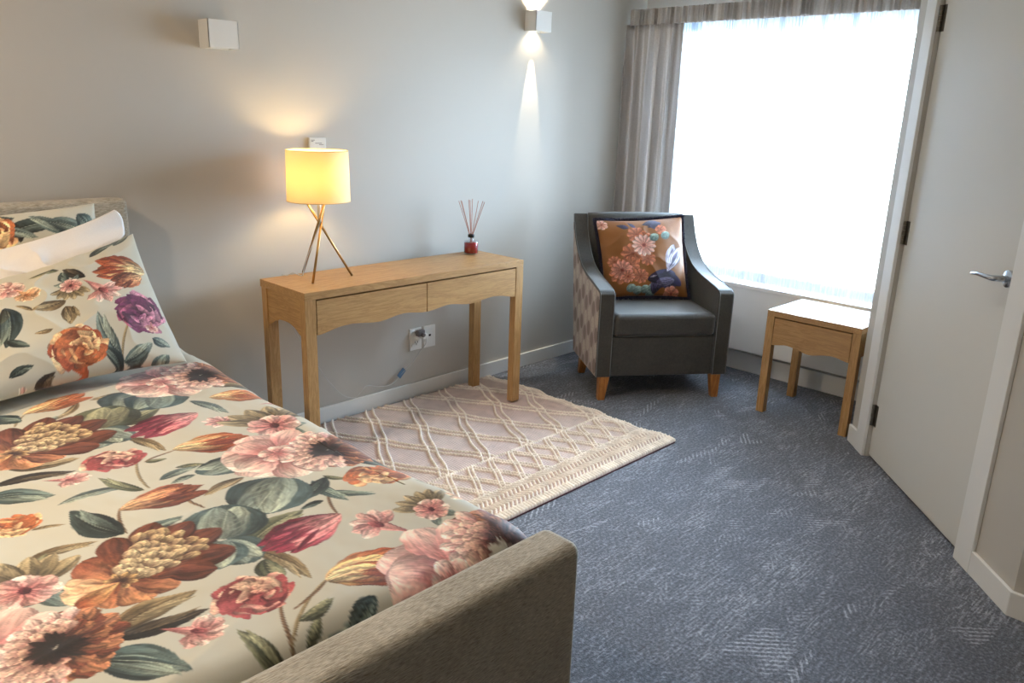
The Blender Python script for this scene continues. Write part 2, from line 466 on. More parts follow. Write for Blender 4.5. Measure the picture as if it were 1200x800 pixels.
CREAM = C3(202, 197, 180)
DUVET_PRINT = [
    ('leaf',1.008,-1.609,1.076,-1.735,0.42,'dark'), ('leaf',1.043,-1.564,1.090,-1.661,0.35,'plum'), ('leaf',0.853,-1.756,0.920,-1.848,0.22,'teal'),
    ('leaf',1.036,-2.069,0.932,-2.073,0.35,'teal'), ('stem',0.936,-2.068,0.913,-2.130,0.00,'brown'), ('leaf',0.515,-2.205,0.479,-2.091,0.26,'olive'),
    ('stem',0.529,-2.205,0.580,-2.053,0.00,'brown'), ('stem',0.529,-2.172,0.660,-2.065,0.00,'tan'), ('leaf',0.556,-2.174,0.600,-2.140,0.35,'olive'),
    ('leaf',0.565,-2.132,0.640,-2.122,0.30,'olive'), ('leaf',0.562,-2.202,0.658,-2.177,0.42,'slate'), ('leaf',0.451,-2.205,0.514,-2.206,0.30,'teal'),
    ('leaf',0.622,-1.885,0.650,-2.034,0.24,'tan'), ('leaf',0.619,-1.923,0.600,-2.017,0.45,'olive'), ('leaf',0.464,-1.667,0.413,-1.518,0.40,'dark'),
    ('leaf',0.476,-1.699,0.570,-1.673,0.36,'teal'), ('stem',0.468,-1.670,0.493,-1.566,0.00,'brown'), ('leaf',0.302,-1.641,0.414,-1.655,0.26,'tan'),
    ('leaf',0.330,-1.964,0.477,-1.932,0.34,'tan'), ('leaf',0.326,-1.975,0.470,-2.003,0.26,'black'), ('leaf',0.292,-2.016,0.387,-2.125,0.50,'teal'),
    ('leaf',0.250,-1.801,0.343,-1.781,0.30,'teal'), ('leaf',0.338,-1.532,0.392,-1.554,0.20,'tan'), ('leaf',0.652,-1.114,0.781,-1.060,0.40,'olive'),
    ('leaf',0.490,-0.981,0.567,-0.949,0.35,'slate'), ('leaf',0.329,-1.283,0.486,-1.300,0.24,'black'), ('leaf',0.379,-1.211,0.516,-1.241,0.30,'tan'),
    ('leaf',0.303,-1.327,0.416,-1.407,0.42,'teal'), ('leaf',0.543,-1.468,0.409,-1.462,0.22,'slate'), ('leaf',0.564,-1.508,0.510,-1.390,0.25,'olive'),
    ('leaf',0.607,-1.482,0.706,-1.453,0.28,'slate'), ('stem',0.575,-1.508,0.618,-1.331,0.00,'tan'), ('stem',0.622,-1.360,0.701,-1.340,0.00,'brown'),
    ('leaf',0.622,-1.360,0.667,-1.375,0.40,'olive'), ('leaf',0.426,-0.827,0.473,-0.921,0.70,'dark'), ('stem',0.460,-0.948,0.501,-0.883,0.00,'tan'),
    ('heart',0.798,-0.880,0.720,-1.040,0.90,'slate'), ('heart',0.844,-0.918,0.749,-1.049,0.80,'teal'), ('leaf',0.780,-0.864,0.663,-0.890,0.30,'tan'),
    ('leaf',0.890,-0.995,0.792,-1.044,0.40,'dark'), ('leaf',0.872,-1.034,0.918,-1.178,0.25,'slate'), ('leaf',0.631,-0.880,0.557,-0.971,0.20,'tan'),
    ('leaf',1.019,-0.908,1.094,-1.022,0.40,'dark'), ('leaf',0.977,-0.963,1.128,-0.936,0.25,'tan'), ('leaf',0.956,-1.386,1.040,-1.381,0.45,'teal'),
    ('leaf',0.948,-1.408,0.962,-1.330,0.50,'olive'), ('leaf',0.860,-1.696,0.861,-1.827,0.25,'teal'), ('leaf',0.890,-1.699,0.786,-1.770,0.35,'dark'),
    ('leaf',0.892,-1.689,0.926,-1.748,0.25,'olive'), ('heart',0.816,-1.639,0.686,-1.754,0.85,'slate'), ('heart',0.814,-1.491,0.687,-1.495,0.60,'slate'),
    ('leaf',0.756,-1.580,0.649,-1.611,0.30,'tan'), ('heart',0.609,-1.099,0.608,-0.984,0.90,'olive'), ('heart',0.609,-1.099,0.695,-0.969,0.90,'olive'),
    ('heart',0.611,-1.108,0.557,-1.207,0.90,'slate'), ('heart',0.611,-1.108,0.639,-1.211,0.80,'slate'), ('leaf',0.643,-1.200,0.688,-1.321,0.25,'tan'),
    ('heart',0.590,-1.807,0.600,-1.701,0.80,'olive'), ('heart',0.590,-1.807,0.666,-1.687,0.95,'slate'), ('heart',0.590,-1.815,0.605,-1.917,0.85,'slate'),
    ('heart',0.590,-1.815,0.533,-1.894,0.90,'slate'), ('leaf',0.601,-1.871,0.764,-1.800,0.34,'olive'), ('leaf',0.680,-1.501,0.617,-1.513,0.30,'slate'),
    ('stem',0.624,-1.665,0.615,-1.596,0.00,'brown'), ('leaf',0.660,-1.436,0.722,-1.454,0.30,'olive'), ('leaf',0.706,-2.149,0.622,-2.206,0.40,'teal'),
    ('leaf',0.706,-1.832,0.691,-1.907,0.30,'teal'), ('leaf',0.827,-1.797,0.770,-1.796,0.35,'dark'), ('leaf',0.281,-1.758,0.330,-1.640,0.35,'olive'),
    ('leaf',0.255,-1.734,0.288,-1.731,0.50,'dark'), ('stem',0.815,-1.870,0.867,-1.752,0.00,'brown'), ('stem',0.661,-2.066,0.578,-2.097,0.00,'brown'),
    ('tulip',0.700,-1.332,0.855,-1.378,0.62,'rust'), ('tulip',0.489,-1.572,0.653,-1.561,0.55,'brown'), ('tulip',0.660,-2.065,0.823,-2.089,0.72,'rust'),
    ('tulip',0.498,-0.873,0.663,-0.829,0.50,'orange'), ('rose',0.934,-1.726,1.051,-1.806,0.65,'orange'), ('tulip',0.929,-1.037,1.066,-1.078,0.60,'orange'),
    ('tulip',0.820,-1.870,0.646,-1.892,0.62,'magenta'), ('tulip',0.844,-1.147,0.670,-1.195,0.60,'magenta'), ('rose',0.625,-1.331,0.519,-1.275,0.75,'rose'),
    ('rose',0.594,-2.046,0.499,-1.979,0.85,'rose'), ('rose',0.270,-1.474,0.361,-1.503,0.80,'orange'), ('lily',0.386,-1.996,0.466,-2.078,0.62,'pink'),
    ('lily',0.410,-1.312,0.498,-1.373,0.60,'pink'), ('lily',0.896,-2.036,0.827,-1.905,0.50,'pink'), ('lily',0.919,-1.300,0.838,-1.206,0.50,'pink'),
    ('glad',0.974,-1.979,0.973,-1.906,1.20,'pink'), ('glad',0.963,-1.346,0.977,-1.211,1.20,'pink'), ('glad',0.270,-1.748,0.275,-1.639,1.20,'pink'),
    ('dahlia',0.401,-1.820,0.539,-1.752,1.00,'b'), ('dahlia',0.412,-1.124,0.564,-1.038,1.00,'b'), ('peony',0.876,-1.513,0.983,-1.567,1.00,'b'),
    ('peony',0.165,-1.899,0.260,-1.943,1.00,'b'), ('peony',0.876,-0.839,0.994,-0.845,1.00,'b'), ('peony',0.867,-2.180,1.004,-2.165,0.95,'nc'),
    ('lily',1.087,-2.029,1.064,-1.928,0.50,'peach'), ('leaf',1.097,-2.196,1.108,-2.099,0.40,'plum'), ('leaf',1.025,-2.211,1.099,-2.116,0.30,'plum'),
]
PILLOW_PRINT = [
    ('leaf',0.277,0.313,0.255,0.143,0.35,'dark'), ('leaf',0.256,0.166,0.300,0.112,0.40,'dark'), ('leaf',0.237,0.032,0.298,0.049,0.40,'dark'),
    ('leaf',0.289,-0.023,0.348,0.017,0.35,'black'), ('leaf',0.532,0.018,0.500,0.186,0.25,'slate'), ('leaf',0.537,0.009,0.629,0.051,0.40,'slate'),
    ('stem',0.534,0.017,0.586,0.135,0.00,'tan'), ('leaf',0.529,-0.010,0.489,0.065,0.40,'dark'), ('leaf',0.596,-0.031,0.670,0.013,0.50,'teal'),
    ('leaf',0.637,0.074,0.682,0.046,0.60,'slate'), ('leaf',0.436,0.286,0.339,0.266,0.40,'tan'), ('leaf',0.428,0.257,0.426,0.172,0.50,'tan'),
    ('leaf',0.448,0.250,0.453,0.194,0.30,'tan'), ('leaf',0.339,0.266,0.307,0.318,0.25,'tan'), ('leaf',0.372,0.161,0.325,0.163,0.40,'tan'),
    ('leaf',0.514,0.372,0.461,0.440,0.40,'black'), ('leaf',0.460,0.374,0.452,0.427,0.60,'dark'), ('leaf',0.464,0.349,0.422,0.372,0.50,'slate'),
    ('leaf',0.451,0.444,0.371,0.457,0.30,'olive'), ('leaf',0.640,0.511,0.714,0.576,0.40,'slate'), ('leaf',0.554,0.484,0.642,0.537,0.30,'dark'),
    ('peony',0.306,0.416,0.262,0.434,0.90,'b'), ('lily',0.319,0.411,0.360,0.330,0.90,'peach'), ('lily',0.497,0.370,0.572,0.240,0.40,'pink'),
    ('glad',0.464,0.349,0.453,0.288,1.40,'pink'), ('tulip',0.706,0.359,0.556,0.399,0.75,'rust'), ('tulip',0.687,0.340,0.592,0.305,0.75,'brown'),
    ('rose',0.483,0.092,0.350,0.064,0.80,'rust'), ('rose',0.463,0.025,0.396,0.137,0.70,'orange'), ('rose',0.587,0.120,0.677,0.231,0.85,'plum'),
    ('lily',0.654,0.145,0.644,0.095,0.70,'pink'), ('lily',0.243,-0.020,0.279,-0.005,0.70,'pink'),
]

def settle(root):
    """children were modelled in room coordinates: move their meshes under the thing's base point"""
    M = Matrix.Translation(-Vector(root.location)); seen = set()
    def walk(o):
        for ch in list(COL.objects):
            if ch.parent is o:
                if ch.type == 'MESH' and ch.data.name not in seen:
                    seen.add(ch.data.name); ch.data.transform(M)
                elif ch.type == 'LIGHT':
                    ch.location = Vector(ch.location) - Vector(root.location)
                walk(ch)
    walk(root)

def bobj(name, x0, x1, y0, y1, z0, z1, mat, parent=None, bevel=.0, seg=2):
    bm = bmesh.new(); box(bm, x0, x1, y0, y1, z0, z1)
    return obj(name, bm, mat, parent, bevel=bevel, seg=seg)

def struct(name, bm, mat, parent=None, bevel=0):
    o = obj(name, bm, mat, parent, bevel=bevel)
    if parent is None: o['kind'] = 'structure'
    return o

# ------------------------------------------------------------------ materials
M_WALL = paint_mat('wall_paint', rgb(192, 187, 179), .6, .06)
M_CEIL = paint_mat('ceiling_paint', rgb(222, 220, 214), .85)
M_TRIM = paint_mat('trim_enamel', rgb(232, 232, 230), .35, .02)
M_DOOR = paint_mat('door_enamel', rgb(214, 212, 206), .42, .03)
M_OAKX = wood_mat('oak_along_x', 'x'); M_OAKY = wood_mat('oak_along_y', 'y'); M_OAKZ = wood_mat('oak_along_z', 'z')
M_LEGWOOD = wood_mat('caramel_wood', 'z', (206, 142, 78), (150, 92, 44), .38)
M_CHROME = plain_mat('satin_chrome', rgb(190, 194, 200), .22, 1.0)
M_STEEL = plain_mat('dull_hinge_steel', rgb(112, 106, 96), .38, .9)
M_BRASS = plain_mat('antique_brass', rgb(176, 140, 88), .3, .9)
M_WHITEPL = plain_mat('white_plastic', rgb(232, 232, 228), .35)
M_GREYPL = plain_mat('grey_plastic', rgb(110, 104, 104), .4)
M_DARKPL = plain_mat('dark_plastic', rgb(28, 28, 30), .4)
M_CORD = plain_mat('pale_cord', rgb(206, 204, 200), .4)
M_BLUETAG = plain_mat('blue_tag', rgb(84, 118, 152), .5)
M_BEDFAB = cloth_mat('woven_taupe_fabric', rgb(128, 118, 100), rgb(206, 196, 178), warp=(60, 420, 420), bump=.7, mottling=.25)
M_VELVET = cloth_mat('slate_velvet', rgb(44, 41, 37), rgb(68, 64, 58), warp=(90, 90, 90), rough=.65, sheen=.4, bump=.15, mottling=.5)
M_PIPE = plain_mat('grey_piping', rgb(110, 112, 112), .6)
M_LINEN = cloth_mat('pillow_white_cotton', rgb(236, 230, 226), rgb(246, 242, 240), warp=(500, 500, 500), rough=.75, sheen=.1, bump=.15)
M_PRINT = print_mat('printed_sateen', .60, .15)
M_CUSH = print_mat('printed_velvet_cushion', .5, .35, 700, .2)
M_SIDEPAN = print_mat('oval_print_upholstery', .8, .1, 800, .3)
M_NAVY = cloth_mat('navy_fringe', rgb(24, 22, 40), rgb(48, 44, 70), bump=.1)

# ------------------------------------------------------------------ room shell
W = 4.34
# carpet
def carpet_mat():
    k = Nodes('charcoal_carpet')
    base = k.coords()
    tuft = k.noise(k.coords((230, 230, 230)), 1, 2, .7)
    fleck = k.noise(k.coords((95, 95, 95)), 1, 3, .65)
    big = k.noise(base, 1.7, 4, .6, .8)
    light = None
    # sketch-like brush patches: short strokes in a few directions, each kept to its own islands
    for i, (ang, sx, sy, msc, lo, hi, amt) in enumerate(((.25, 13, 120, 3.4, .48, .62, .9), (1.15, 12, 105, 4.2, .50, .64, .85), (-.55, 15, 125, 3.8, .50, .64, .9), (1.9, 16, 135, 5.2, .50, .62, 1.0))):
        st = k.ramp(k.noise(k.coords((sx, sy, 1), (0, 0, ang)), 1, 3, .6), [(lo, (0, 0, 0, 1)), (hi, (1, 1, 1, 1))])
        mp = k.n('ShaderNodeMapping'); mp.inputs['Location'].default_value = (7.3*i, 3.1 + 5.7*i, 0); mp.inputs['Rotation'].default_value = (0, 0, ang); mp.inputs['Scale'].default_value = (.6, 1.3, 1); k.l(base, mp.inputs['Vector'])
        mk = k.ramp(k.noise(mp.outputs[0], msc, 4, .6, .5), [(.50, (.07, .07, .07, 1)), (.66, (amt, amt, amt, 1))])
        p = k.mix(1.0, st, mk, 'MULTIPLY')
        light = p if light is None else k.mix(1.0, light, p, 'LIGHTEN')
    # rows of slanted dashes
    for ang, loc in ((.95, 2.0), (2.4, 9.0)):
        wv = k.n('ShaderNodeTexWave'); wv.inputs['Scale'].default_value = 17; wv.inputs['Distortion'].default_value = 1.2; wv.inputs['Detail'].default_value = 2; wv.inputs['Detail Scale'].default_value = 3
        k.l(k.coords((1, 1, 1), (0, 0, ang)), wv.inputs['Vector'])
        mp = k.n('ShaderNodeMapping'); mp.inputs['Location'].default_value = (loc, loc, 0); mp.inputs['Rotation'].default_value = (0, 0, ang + .6); mp.inputs['Scale'].default_value = (1.0, 2.4, 1); k.l(base, mp.inputs['Vector'])
        dm = k.ramp(k.noise(mp.outputs[0], 2.6, 2, .5, .8), [(.62, (0, 0, 0, 1)), (.67, (1, 1, 1, 1))])
        wr = k.ramp(wv.outputs['Fac'], [(.5, (0, 0, 0, 1)), (.8, (1, 1, 1, 1))])
        light = k.mix(1.0, light, k.mix(1.0, wr, dm, 'MULTIPLY'), 'LIGHTEN')
    brk = k.math('ADD', .25, k.math('MULTIPLY', k.ramp(fleck, [(.38, (0, 0, 0, 1)), (.58, (1, 1, 1, 1))]), .75))
    tn = k.ramp(fleck, [(.30, rgb(60, 64, 72)), (.52, rgb(95, 100, 111)), (.72, rgb(146, 152, 165))])
    c = k.mix(k.math('MULTIPLY', big, .5), tn, rgb(72, 73, 79))
    lf = k.math('MULTIPLY', k.math('MULTIPLY', light, brk), .72)
    c = k.mix(lf, c, rgb(188, 192, 203))
    k.bump(tuft, .8, .006)
    return k.set(c, .95, sheen=.15)
M_CARPET = carpet_mat()
# splayed wall frame: dS along the wall toward the viewer, dN into the room
dS = Vector((-.7425, -.6699, 0)); dN = Vector((-.6699, .7425, 0)) 
A0 = Vector((3.559, -1.976, 0)) - dN * .006          # hinge side foot of the door, wall face plane
def sp(s, n, z=0): return A0 + dS * s + dN * n + Vector((0, 0, z))
S0, S1 = -.213, 1.176
P0, P1 = sp(S0, 0), sp(S1, 0)
bm = bmesh.new()
fl = [(-1.9, .12), (W + .2, .12), (W + .2, P0.y), (P0.x, P0.y), (P1.x, P1.y), (P1.x, -4.5), (-1.9, -4.5)]
fl = [(-1.95, .12), (W + .2, .12), (W + .2, -2.1), (3.9, -2.1), (3.0, -3.0), (2.9, -4.5), (-1.95, -4.5)]
prism(bm, fl, (1, 0, 0), (0, 1, 0), (0, 0, 1), -.08, 0)
struct('floor', bm, M_CARPET)
HC = 2.46
bm = bmesh.new(); prism(bm, fl, (1, 0, 0), (0, 1, 0), (0, 0, 1), HC, HC + .1); struct('ceiling', bm, M_CEIL)
bm = bmesh.new(); box(bm, -1.95, W + .2, 0, .12, 0, HC); struct('wall_left', bm, M_WALL)
# window wall with opening
WY0, WY1, WZ0, WZ1 = -1.76, -.10, .552, 1.985
bm = bmesh.new()
box(bm, W, W + .16, -1.95, WY0, 0, HC); box(bm, W, W + .16, WY1, 0, 0, HC)
box(bm, W, W + .16, WY0, WY1, 0, WZ0 - .02); box(bm, W, W + .16, WY0, WY1, WZ1, HC)
struct('wall_back', bm, M_WALL)
# boxed lining below the window (face set forward of the recessed skirting)
bm = bmesh.new(); box(bm, 4.215, W, P0.y + .0, 0, .15, .53); struct('wall_window_box', bm, M_TRIM, bevel=.003).name = 'trim_2'
bm = bmesh.new(); box(bm, 4.195, W + .10, P0.y + .0, -.0, .53, WZ0); struct('trim_1', bm, M_TRIM, bevel=.004)
bm = bmesh.new(); box(bm, 4.305, W, P0.y, -.012, 0, .11); struct('baseboard_back', bm, M_TRIM, bevel=.003)
# return wall, splay wall, right wall, rear walls
def wall_prism(name, pts, z0=0, z1=HC, mat=None):
    bm = bmesh.new(); prism(bm, [(p[0], p[1]) for p in pts], (1, 0, 0), (0, 1, 0), (0, 0, 1), z0, z1)
    return struct(name, bm, mat or M_WALL)
TH = .10
q = lambda s, n: tuple(sp(s, n))[:2]
wall_prism('wall_return', [q(S0, 0), (W + .16, P0.y), (W + .16, P0.y - .1), (P0.x + .1, P0.y - .1), q(S0 + .12, -TH), q(S0 + .12, 0)])
DS0, DS1 = -.03, .842
bm = bmesh.new()
prism(bm, [q(S0 + .12, 0), q(DS0, 0), q(DS0, -TH), q(S0 + .12, -TH)], (1,0,0), (0,1,0), (0,0,1), 0, HC)
prism(bm, [q(DS1, 0), q(S1, 0), q(S1, -TH), q(DS1, -TH)], (1,0,0), (0,1,0), (0,0,1), 0, HC)
prism(bm, [q(DS0, 0), q(DS1, 0), q(DS1, -TH), q(DS0, -TH)], (1,0,0), (0,1,0), (0,0,1), 2.08, HC)
struct('wall_door', bm, M_WALL)
wall_prism('wall_right', [(P1.x, P1.y), (P1.x, -4.5), (P1.x + .12, -4.5), (P1.x + .12, P1.y - .03), q(S1 - .02, -TH)])
wall_prism('wall_front', [(-1.95, -4.38), (P1.x, -4.38), (P1.x, -4.5), (-1.95, -4.5)])
wall_prism('wall_side', [(-1.95, 0), (-1.83, 0), (-1.83, -4.38), (-1.95, -4.38)])
# unseen slab added behind the door to block sky light leaking under it
wall_prism('wall_leak_block', [q(DS0 - .10, -.105), q(DS1 + .12, -.105), q(DS1 + .12, -.2), q(DS0 - .10, -.2)])
# skirtings
bm = bmesh.new(); box(bm, -1.83, 4.305, -.014, 0, 0, .082); struct('baseboard_left', bm, M_TRIM, bevel=.004)
def base_sp(s0, s1):
    bm = bmesh.new(); prism(bm, [q(s0, 0), q(s1, 0), q(s1, .014), q(s0, .014)], (1,0,0), (0,1,0), (0,0,1), 0, .085)
    return bm
struct('baseboard_door', base_sp(S0 - .003, -.118), M_TRIM, bevel=.003)
bm = bmesh.new()
prism(bm, [q(.945, 0), q(S1, 0), (P1.x, P1.y - 1.6), (P1.x - .014, P1.y - 1.6), q(S1 + .008, .014), q(.945, .014)], (1,0,0), (0,1,0), (0,0,1), 0, .085)
struct('baseboard_right', bm, M_TRIM, bevel=.003)
# door lining and architraves
bm = bmesh.new()
for a, b in ((-.118, DS0), (DS1, .945)):
    prism(bm, [q(a, 0), q(b, 0), q(b, .015), q(a, .015)], (1,0,0), (0,1,0), (0,0,1), 0, 2.16)
prism(bm, [q(DS0, 0), q(DS1, 0), q(DS1, .015), q(DS0, .015)], (1,0,0), (0,1,0), (0,0,1), 2.08, 2.16)
struct('trim_3', bm, M_TRIM, bevel=.003)
# door leaf (thing) with hinges and lever
def sbox(bm, s0, s1, n0, n1, z0, z1):
    prism(bm, [q(s0, n0), q(s1, n0), q(s1, n1), q(s0, n1)], (1,0,0), (0,1,0), (0,0,1), z0, z1)
bm = bmesh.new(); sbox(bm, DS0 + .004, DS1 - .004, -.052, -.016, .012, 2.076)
door = obj('door_1', bm, M_DOOR, bevel=.002); tag(door, kind='structure')
for zc in (1.888, 1.037, .204):
    bm = bmesh.new()
    sbox(bm, DS0 - .004, DS0 + .030, -.0165, -.0135, zc - .05, zc + .05)
    for j in range(5):
        z0 = zc - .05 + j * .02
        p = [sp(DS0 + .004, -.008, z0 + .001), sp(DS0 + .004, -.008, z0 + .019)]
        tube(bm, p, .008 if j % 2 == 0 else .0068, 14)
    obj('hinge', bm, M_STEEL, door, bevel=.0004)
# lever handle
hs, hz = .785, 1.003
bm = bmesh.new()
tube(bm, [sp(hs, -.016, hz), sp(hs, -.006, hz), sp(hs, -.005, hz)], [.029, .029, .027], 32)
rose = obj('handle_rose', bm, M_CHROME, door, bevel=.001); 
bm = bmesh.new()
pts = spline([sp(hs, -.006, hz), sp(hs, .022, hz), sp(hs - .006, .038, hz), sp(hs - .03, .044, hz), sp(hs - .08, .046, hz - .001), sp(hs - .125, .044, hz - .006)], 6)
tube(bm, pts, [.0105] * 8 + [.0105 - .0045 * (i / (len(pts) - 9)) for i in range(len(pts) - 8)], 16)
obj('door_handle', bm, M_CHROME, door, shade=True)

# window unit
M_FRAME = plain_mat('white_window_frame', rgb(225, 228, 230), .4)
k = Nodes('window_glass'); k.t.nodes.remove(k.b)
tr = k.n('ShaderNodeBsdfTransparent'); gl = k.n('ShaderNodeBsdfGlossy'); gl.inputs['Roughness'].default_value = .02
fr = k.n('ShaderNodeFresnel'); fr.inputs['IOR'].default_value = 1.45; mx = k.n('ShaderNodeMixShader')
k.l(fr.outputs[0], mx.inputs[0]); k.l(tr.outputs[0], mx.inputs[1]); k.l(gl.outputs[0], mx.inputs[2]); k.l(mx.outputs[0], k.out.inputs[0])
M_GLASS = k.m
bm = bmesh.new()
fx0, fx1 = W + .085, W + .135
def wf(y0, y1, z0, z1): box(bm, fx0, fx1, y0, y1, z0, z1)
wf(WY0, WY1, WZ1 - .05, WZ1); wf(WY0, WY1, WZ0 - .02, WZ0 + .045); wf(WY0, WY0 + .045, WZ0, WZ1); wf(WY1 - .045, WY1, WZ0, WZ1)
wf(-.95, -.91, WZ0, WZ1)
wn = struct('window_1', bm, M_FRAME, bevel=.003)
bm = bmesh.new(); box(bm, W + .107, W + .111, WY0 + .03, WY1 - .03, WZ0 + .02, WZ1 - .03); obj('pane', bm, M_GLASS, wn)

# ------------------------------------------------------------------ curtains
def curtain_mat():
    k = Nodes('striped_linen')
    st = k.noise(k.coords((1, 34, .5)), 1, 3, .6)
    wv = k.noise(k.coords((300, 300, 120)), 1, 2)
    c = k.ramp(k.math('ADD', k.math('MULTIPLY', st, .8), k.math('MULTIPLY', wv, .2)), [(.36, rgb(178, 170, 164)), (.5, rgb(206, 200, 196)), (.64, rgb(230, 228, 228))])
    k.bump(wv, .2, .002); k.set(c, .7, sheen=.2)
    tl = k.n('ShaderNodeBsdfTranslucent'); k.l(c, tl.inputs['Color'])
    mx = k.n('ShaderNodeMixShader'); mx.inputs[0].default_value = .26
    k.l(k.b.outputs[0], mx.inputs[1]); k.l(tl.outputs[0], mx.inputs[2]); k.l(mx.outputs[0], k.out.inputs[0])
    return k.m
M_CURT = curtain_mat()
def sheer_mat(name, trans, tint=(.95, .97, 1, 1)):
    k = Nodes(name); k.t.nodes.remove(k.b)
    tr = k.n('ShaderNodeBsdfTransparent'); tl = k.n('ShaderNodeBsdfTranslucent'); df = k.n('ShaderNodeBsdfDiffuse')
    tl.inputs['Color'].default_value = tint; df.inputs['Color'].default_value = tint
    m1 = k.n('ShaderNodeMixShader'); m1.inputs[0].default_value = .42; m2 = k.n('ShaderNodeMixShader')
    v = k.noise(k.coords((1, 60, 4)), 1, 2)
    k.l(k.math('ADD', trans - .06, k.math('MULTIPLY', v, .12)), m2.inputs[0])
    k.l(tl.outputs[0], m1.inputs[1]); k.l(df.outputs[0], m1.inputs[2])
    k.l(m1.outputs[0], m2.inputs[1]); k.l(tr.outputs[0], m2.inputs[2]); k.l(m2.outputs[0], k.out.inputs[0])
    return k.m
M_SHEER = sheer_mat('sheer_voile', .42)
def hem_mat():
    k = Nodes('doubled_sheer_hem'); k.t.nodes.remove(k.b)
    tr = k.n('ShaderNodeBsdfTransparent'); tl = k.n('ShaderNodeBsdfTranslucent'); df = k.n('ShaderNodeBsdfDiffuse')
    tl.inputs['Color'].default_value = (.66, .68, .76, 1); df.inputs['Color'].default_value = (.70, .72, .80, 1)
    m1 = k.n('ShaderNodeMixShader'); m1.inputs[0].default_value = .95; m2 = k.n('ShaderNodeMixShader')
    v = k.ramp(k.noise(k.coords((1, 70, 6)), 1, 3), [(.40, (0, 0, 0, 1)), (.60, (.34, .34, .34, 1))])
    k.l(v, m2.inputs[0]); k.l(tl.outputs[0], m1.inputs[1]); k.l(df.outputs[0], m1.inputs[2])
    k.l(m1.outputs[0], m2.inputs[1]); k.l(tr.outputs[0], m2.inputs[2]); k.l(m2.outputs[0], k.out.inputs[0])
    return k.m
M_HEM = hem_mat()

def fold_sheet(name, y0, y1, z0, z1, x, amp, nf, mat, parent=None, thick=0, ny=400, nz=40, top_amp=.5, seed=0, irr=.35, wav=0.0, botz=None):
    t = np.linspace(0, 1, ny)[:, None]; h = np.linspace(0, 1, nz)[None, :]
    y = y0 + (y1 - y0) * t + 0 * h; z = z1 + (z0 - z1) * h + 0 * t
    if botz is not None:
        z = z1 + (botz(t) - z1) * h
    ph = nf * 2 * PI * (t + irr / nf * (vnoise(t * nf * .6 + seed, 0 * t + seed) - .5) * 2)
    a = amp * (top_amp + (1 - top_amp) * np.clip(h * 6, 0, 1)) * (.6 + .8 * vnoise(t * nf * .8 + seed + 9, 0 * t + 3))
    X = x + a * np.sin(ph + .5 * vnoise(t * 20 + seed, h * 3) * wav) + .35 * a * np.sin(ph * 2.1 + 1)
    Y = y + .25 * a * np.cos(ph)
    o = gridmesh(name, np.stack([X, Y, z], -1), mat, parent)
    if thick:
        m = o.modifiers.new('s', 'SOLIDIFY'); m.thickness = thick; m.offset = 0
    return o
cr = thing('curtain', 'taupe striped linen curtain drawn to the left corner behind the armchair', 'curtain', (4.17, -.23, .03))
fold_sheet('curtain_panel', -.022, -.40, .03, 2.0, 4.15, .030, 4.5, M_CURT, cr, .004, 360, 60, .6, 2, wav=1.0)
settle(cr)
vl = thing('curtain_heading', 'narrow pleated linen heading strip running across the top of the window', 'curtain heading', (4.17, -.9, 2.0))
fold_sheet('pleated_strip', -.022, -1.80, 1.995, 2.086, 4.142, .0105, 46, M_CURT, vl, .003, 1500, 10, 1.0, 5, irr=.8)
bm = bmesh.new(); box(bm, 4.165, 4.20, -1.80, -.03, 2.035, 2.065); box(bm, 4.20, W, -.30, -.28, 2.04, 2.06); box(bm, 4.20, W, -1.52, -1.50, 2.04, 2.06)
obj('track', bm, M_WHITEPL, vl)
settle(vl)
sh = thing('sheer_curtain', 'translucent white sheer curtain hanging in soft folds across the bright window', 'sheer curtain', (4.24, -.9, .58))
fold_sheet('voile', -.05, -1.79, .625, 2.02, 4.245, .013, 22, M_SHEER, sh, 0, 900, 30, .7, 8, irr=.6)
# hem continues the same folds
fold_sheet('hem', -.05, -1.79, .566, .626, 4.245, .013, 22, M_HEM, sh, 0, 900, 4, 1.0, 8, irr=.6)
M_HEAD = sheer_mat('gathered_voile_heading', .20, (.74, .84, .95, 1))
fold_sheet('heading_tape', -.05, -1.79, 1.93, 2.02, 4.238, .008, 90, M_HEAD, sh, 0, 1500, 8, 1.0, 11, irr=.9, botz=lambda t: 1.962 - .055 * vnoise(t*60, 0*t+2) ** 2 * (.4 + t))
fold_sheet('gathered_edge', -.36, -.475, .62, 2.0, 4.225, .010, 5, M_HEAD, sh, 0, 160, 20, .7, 12, irr=.6)
settle(sh)

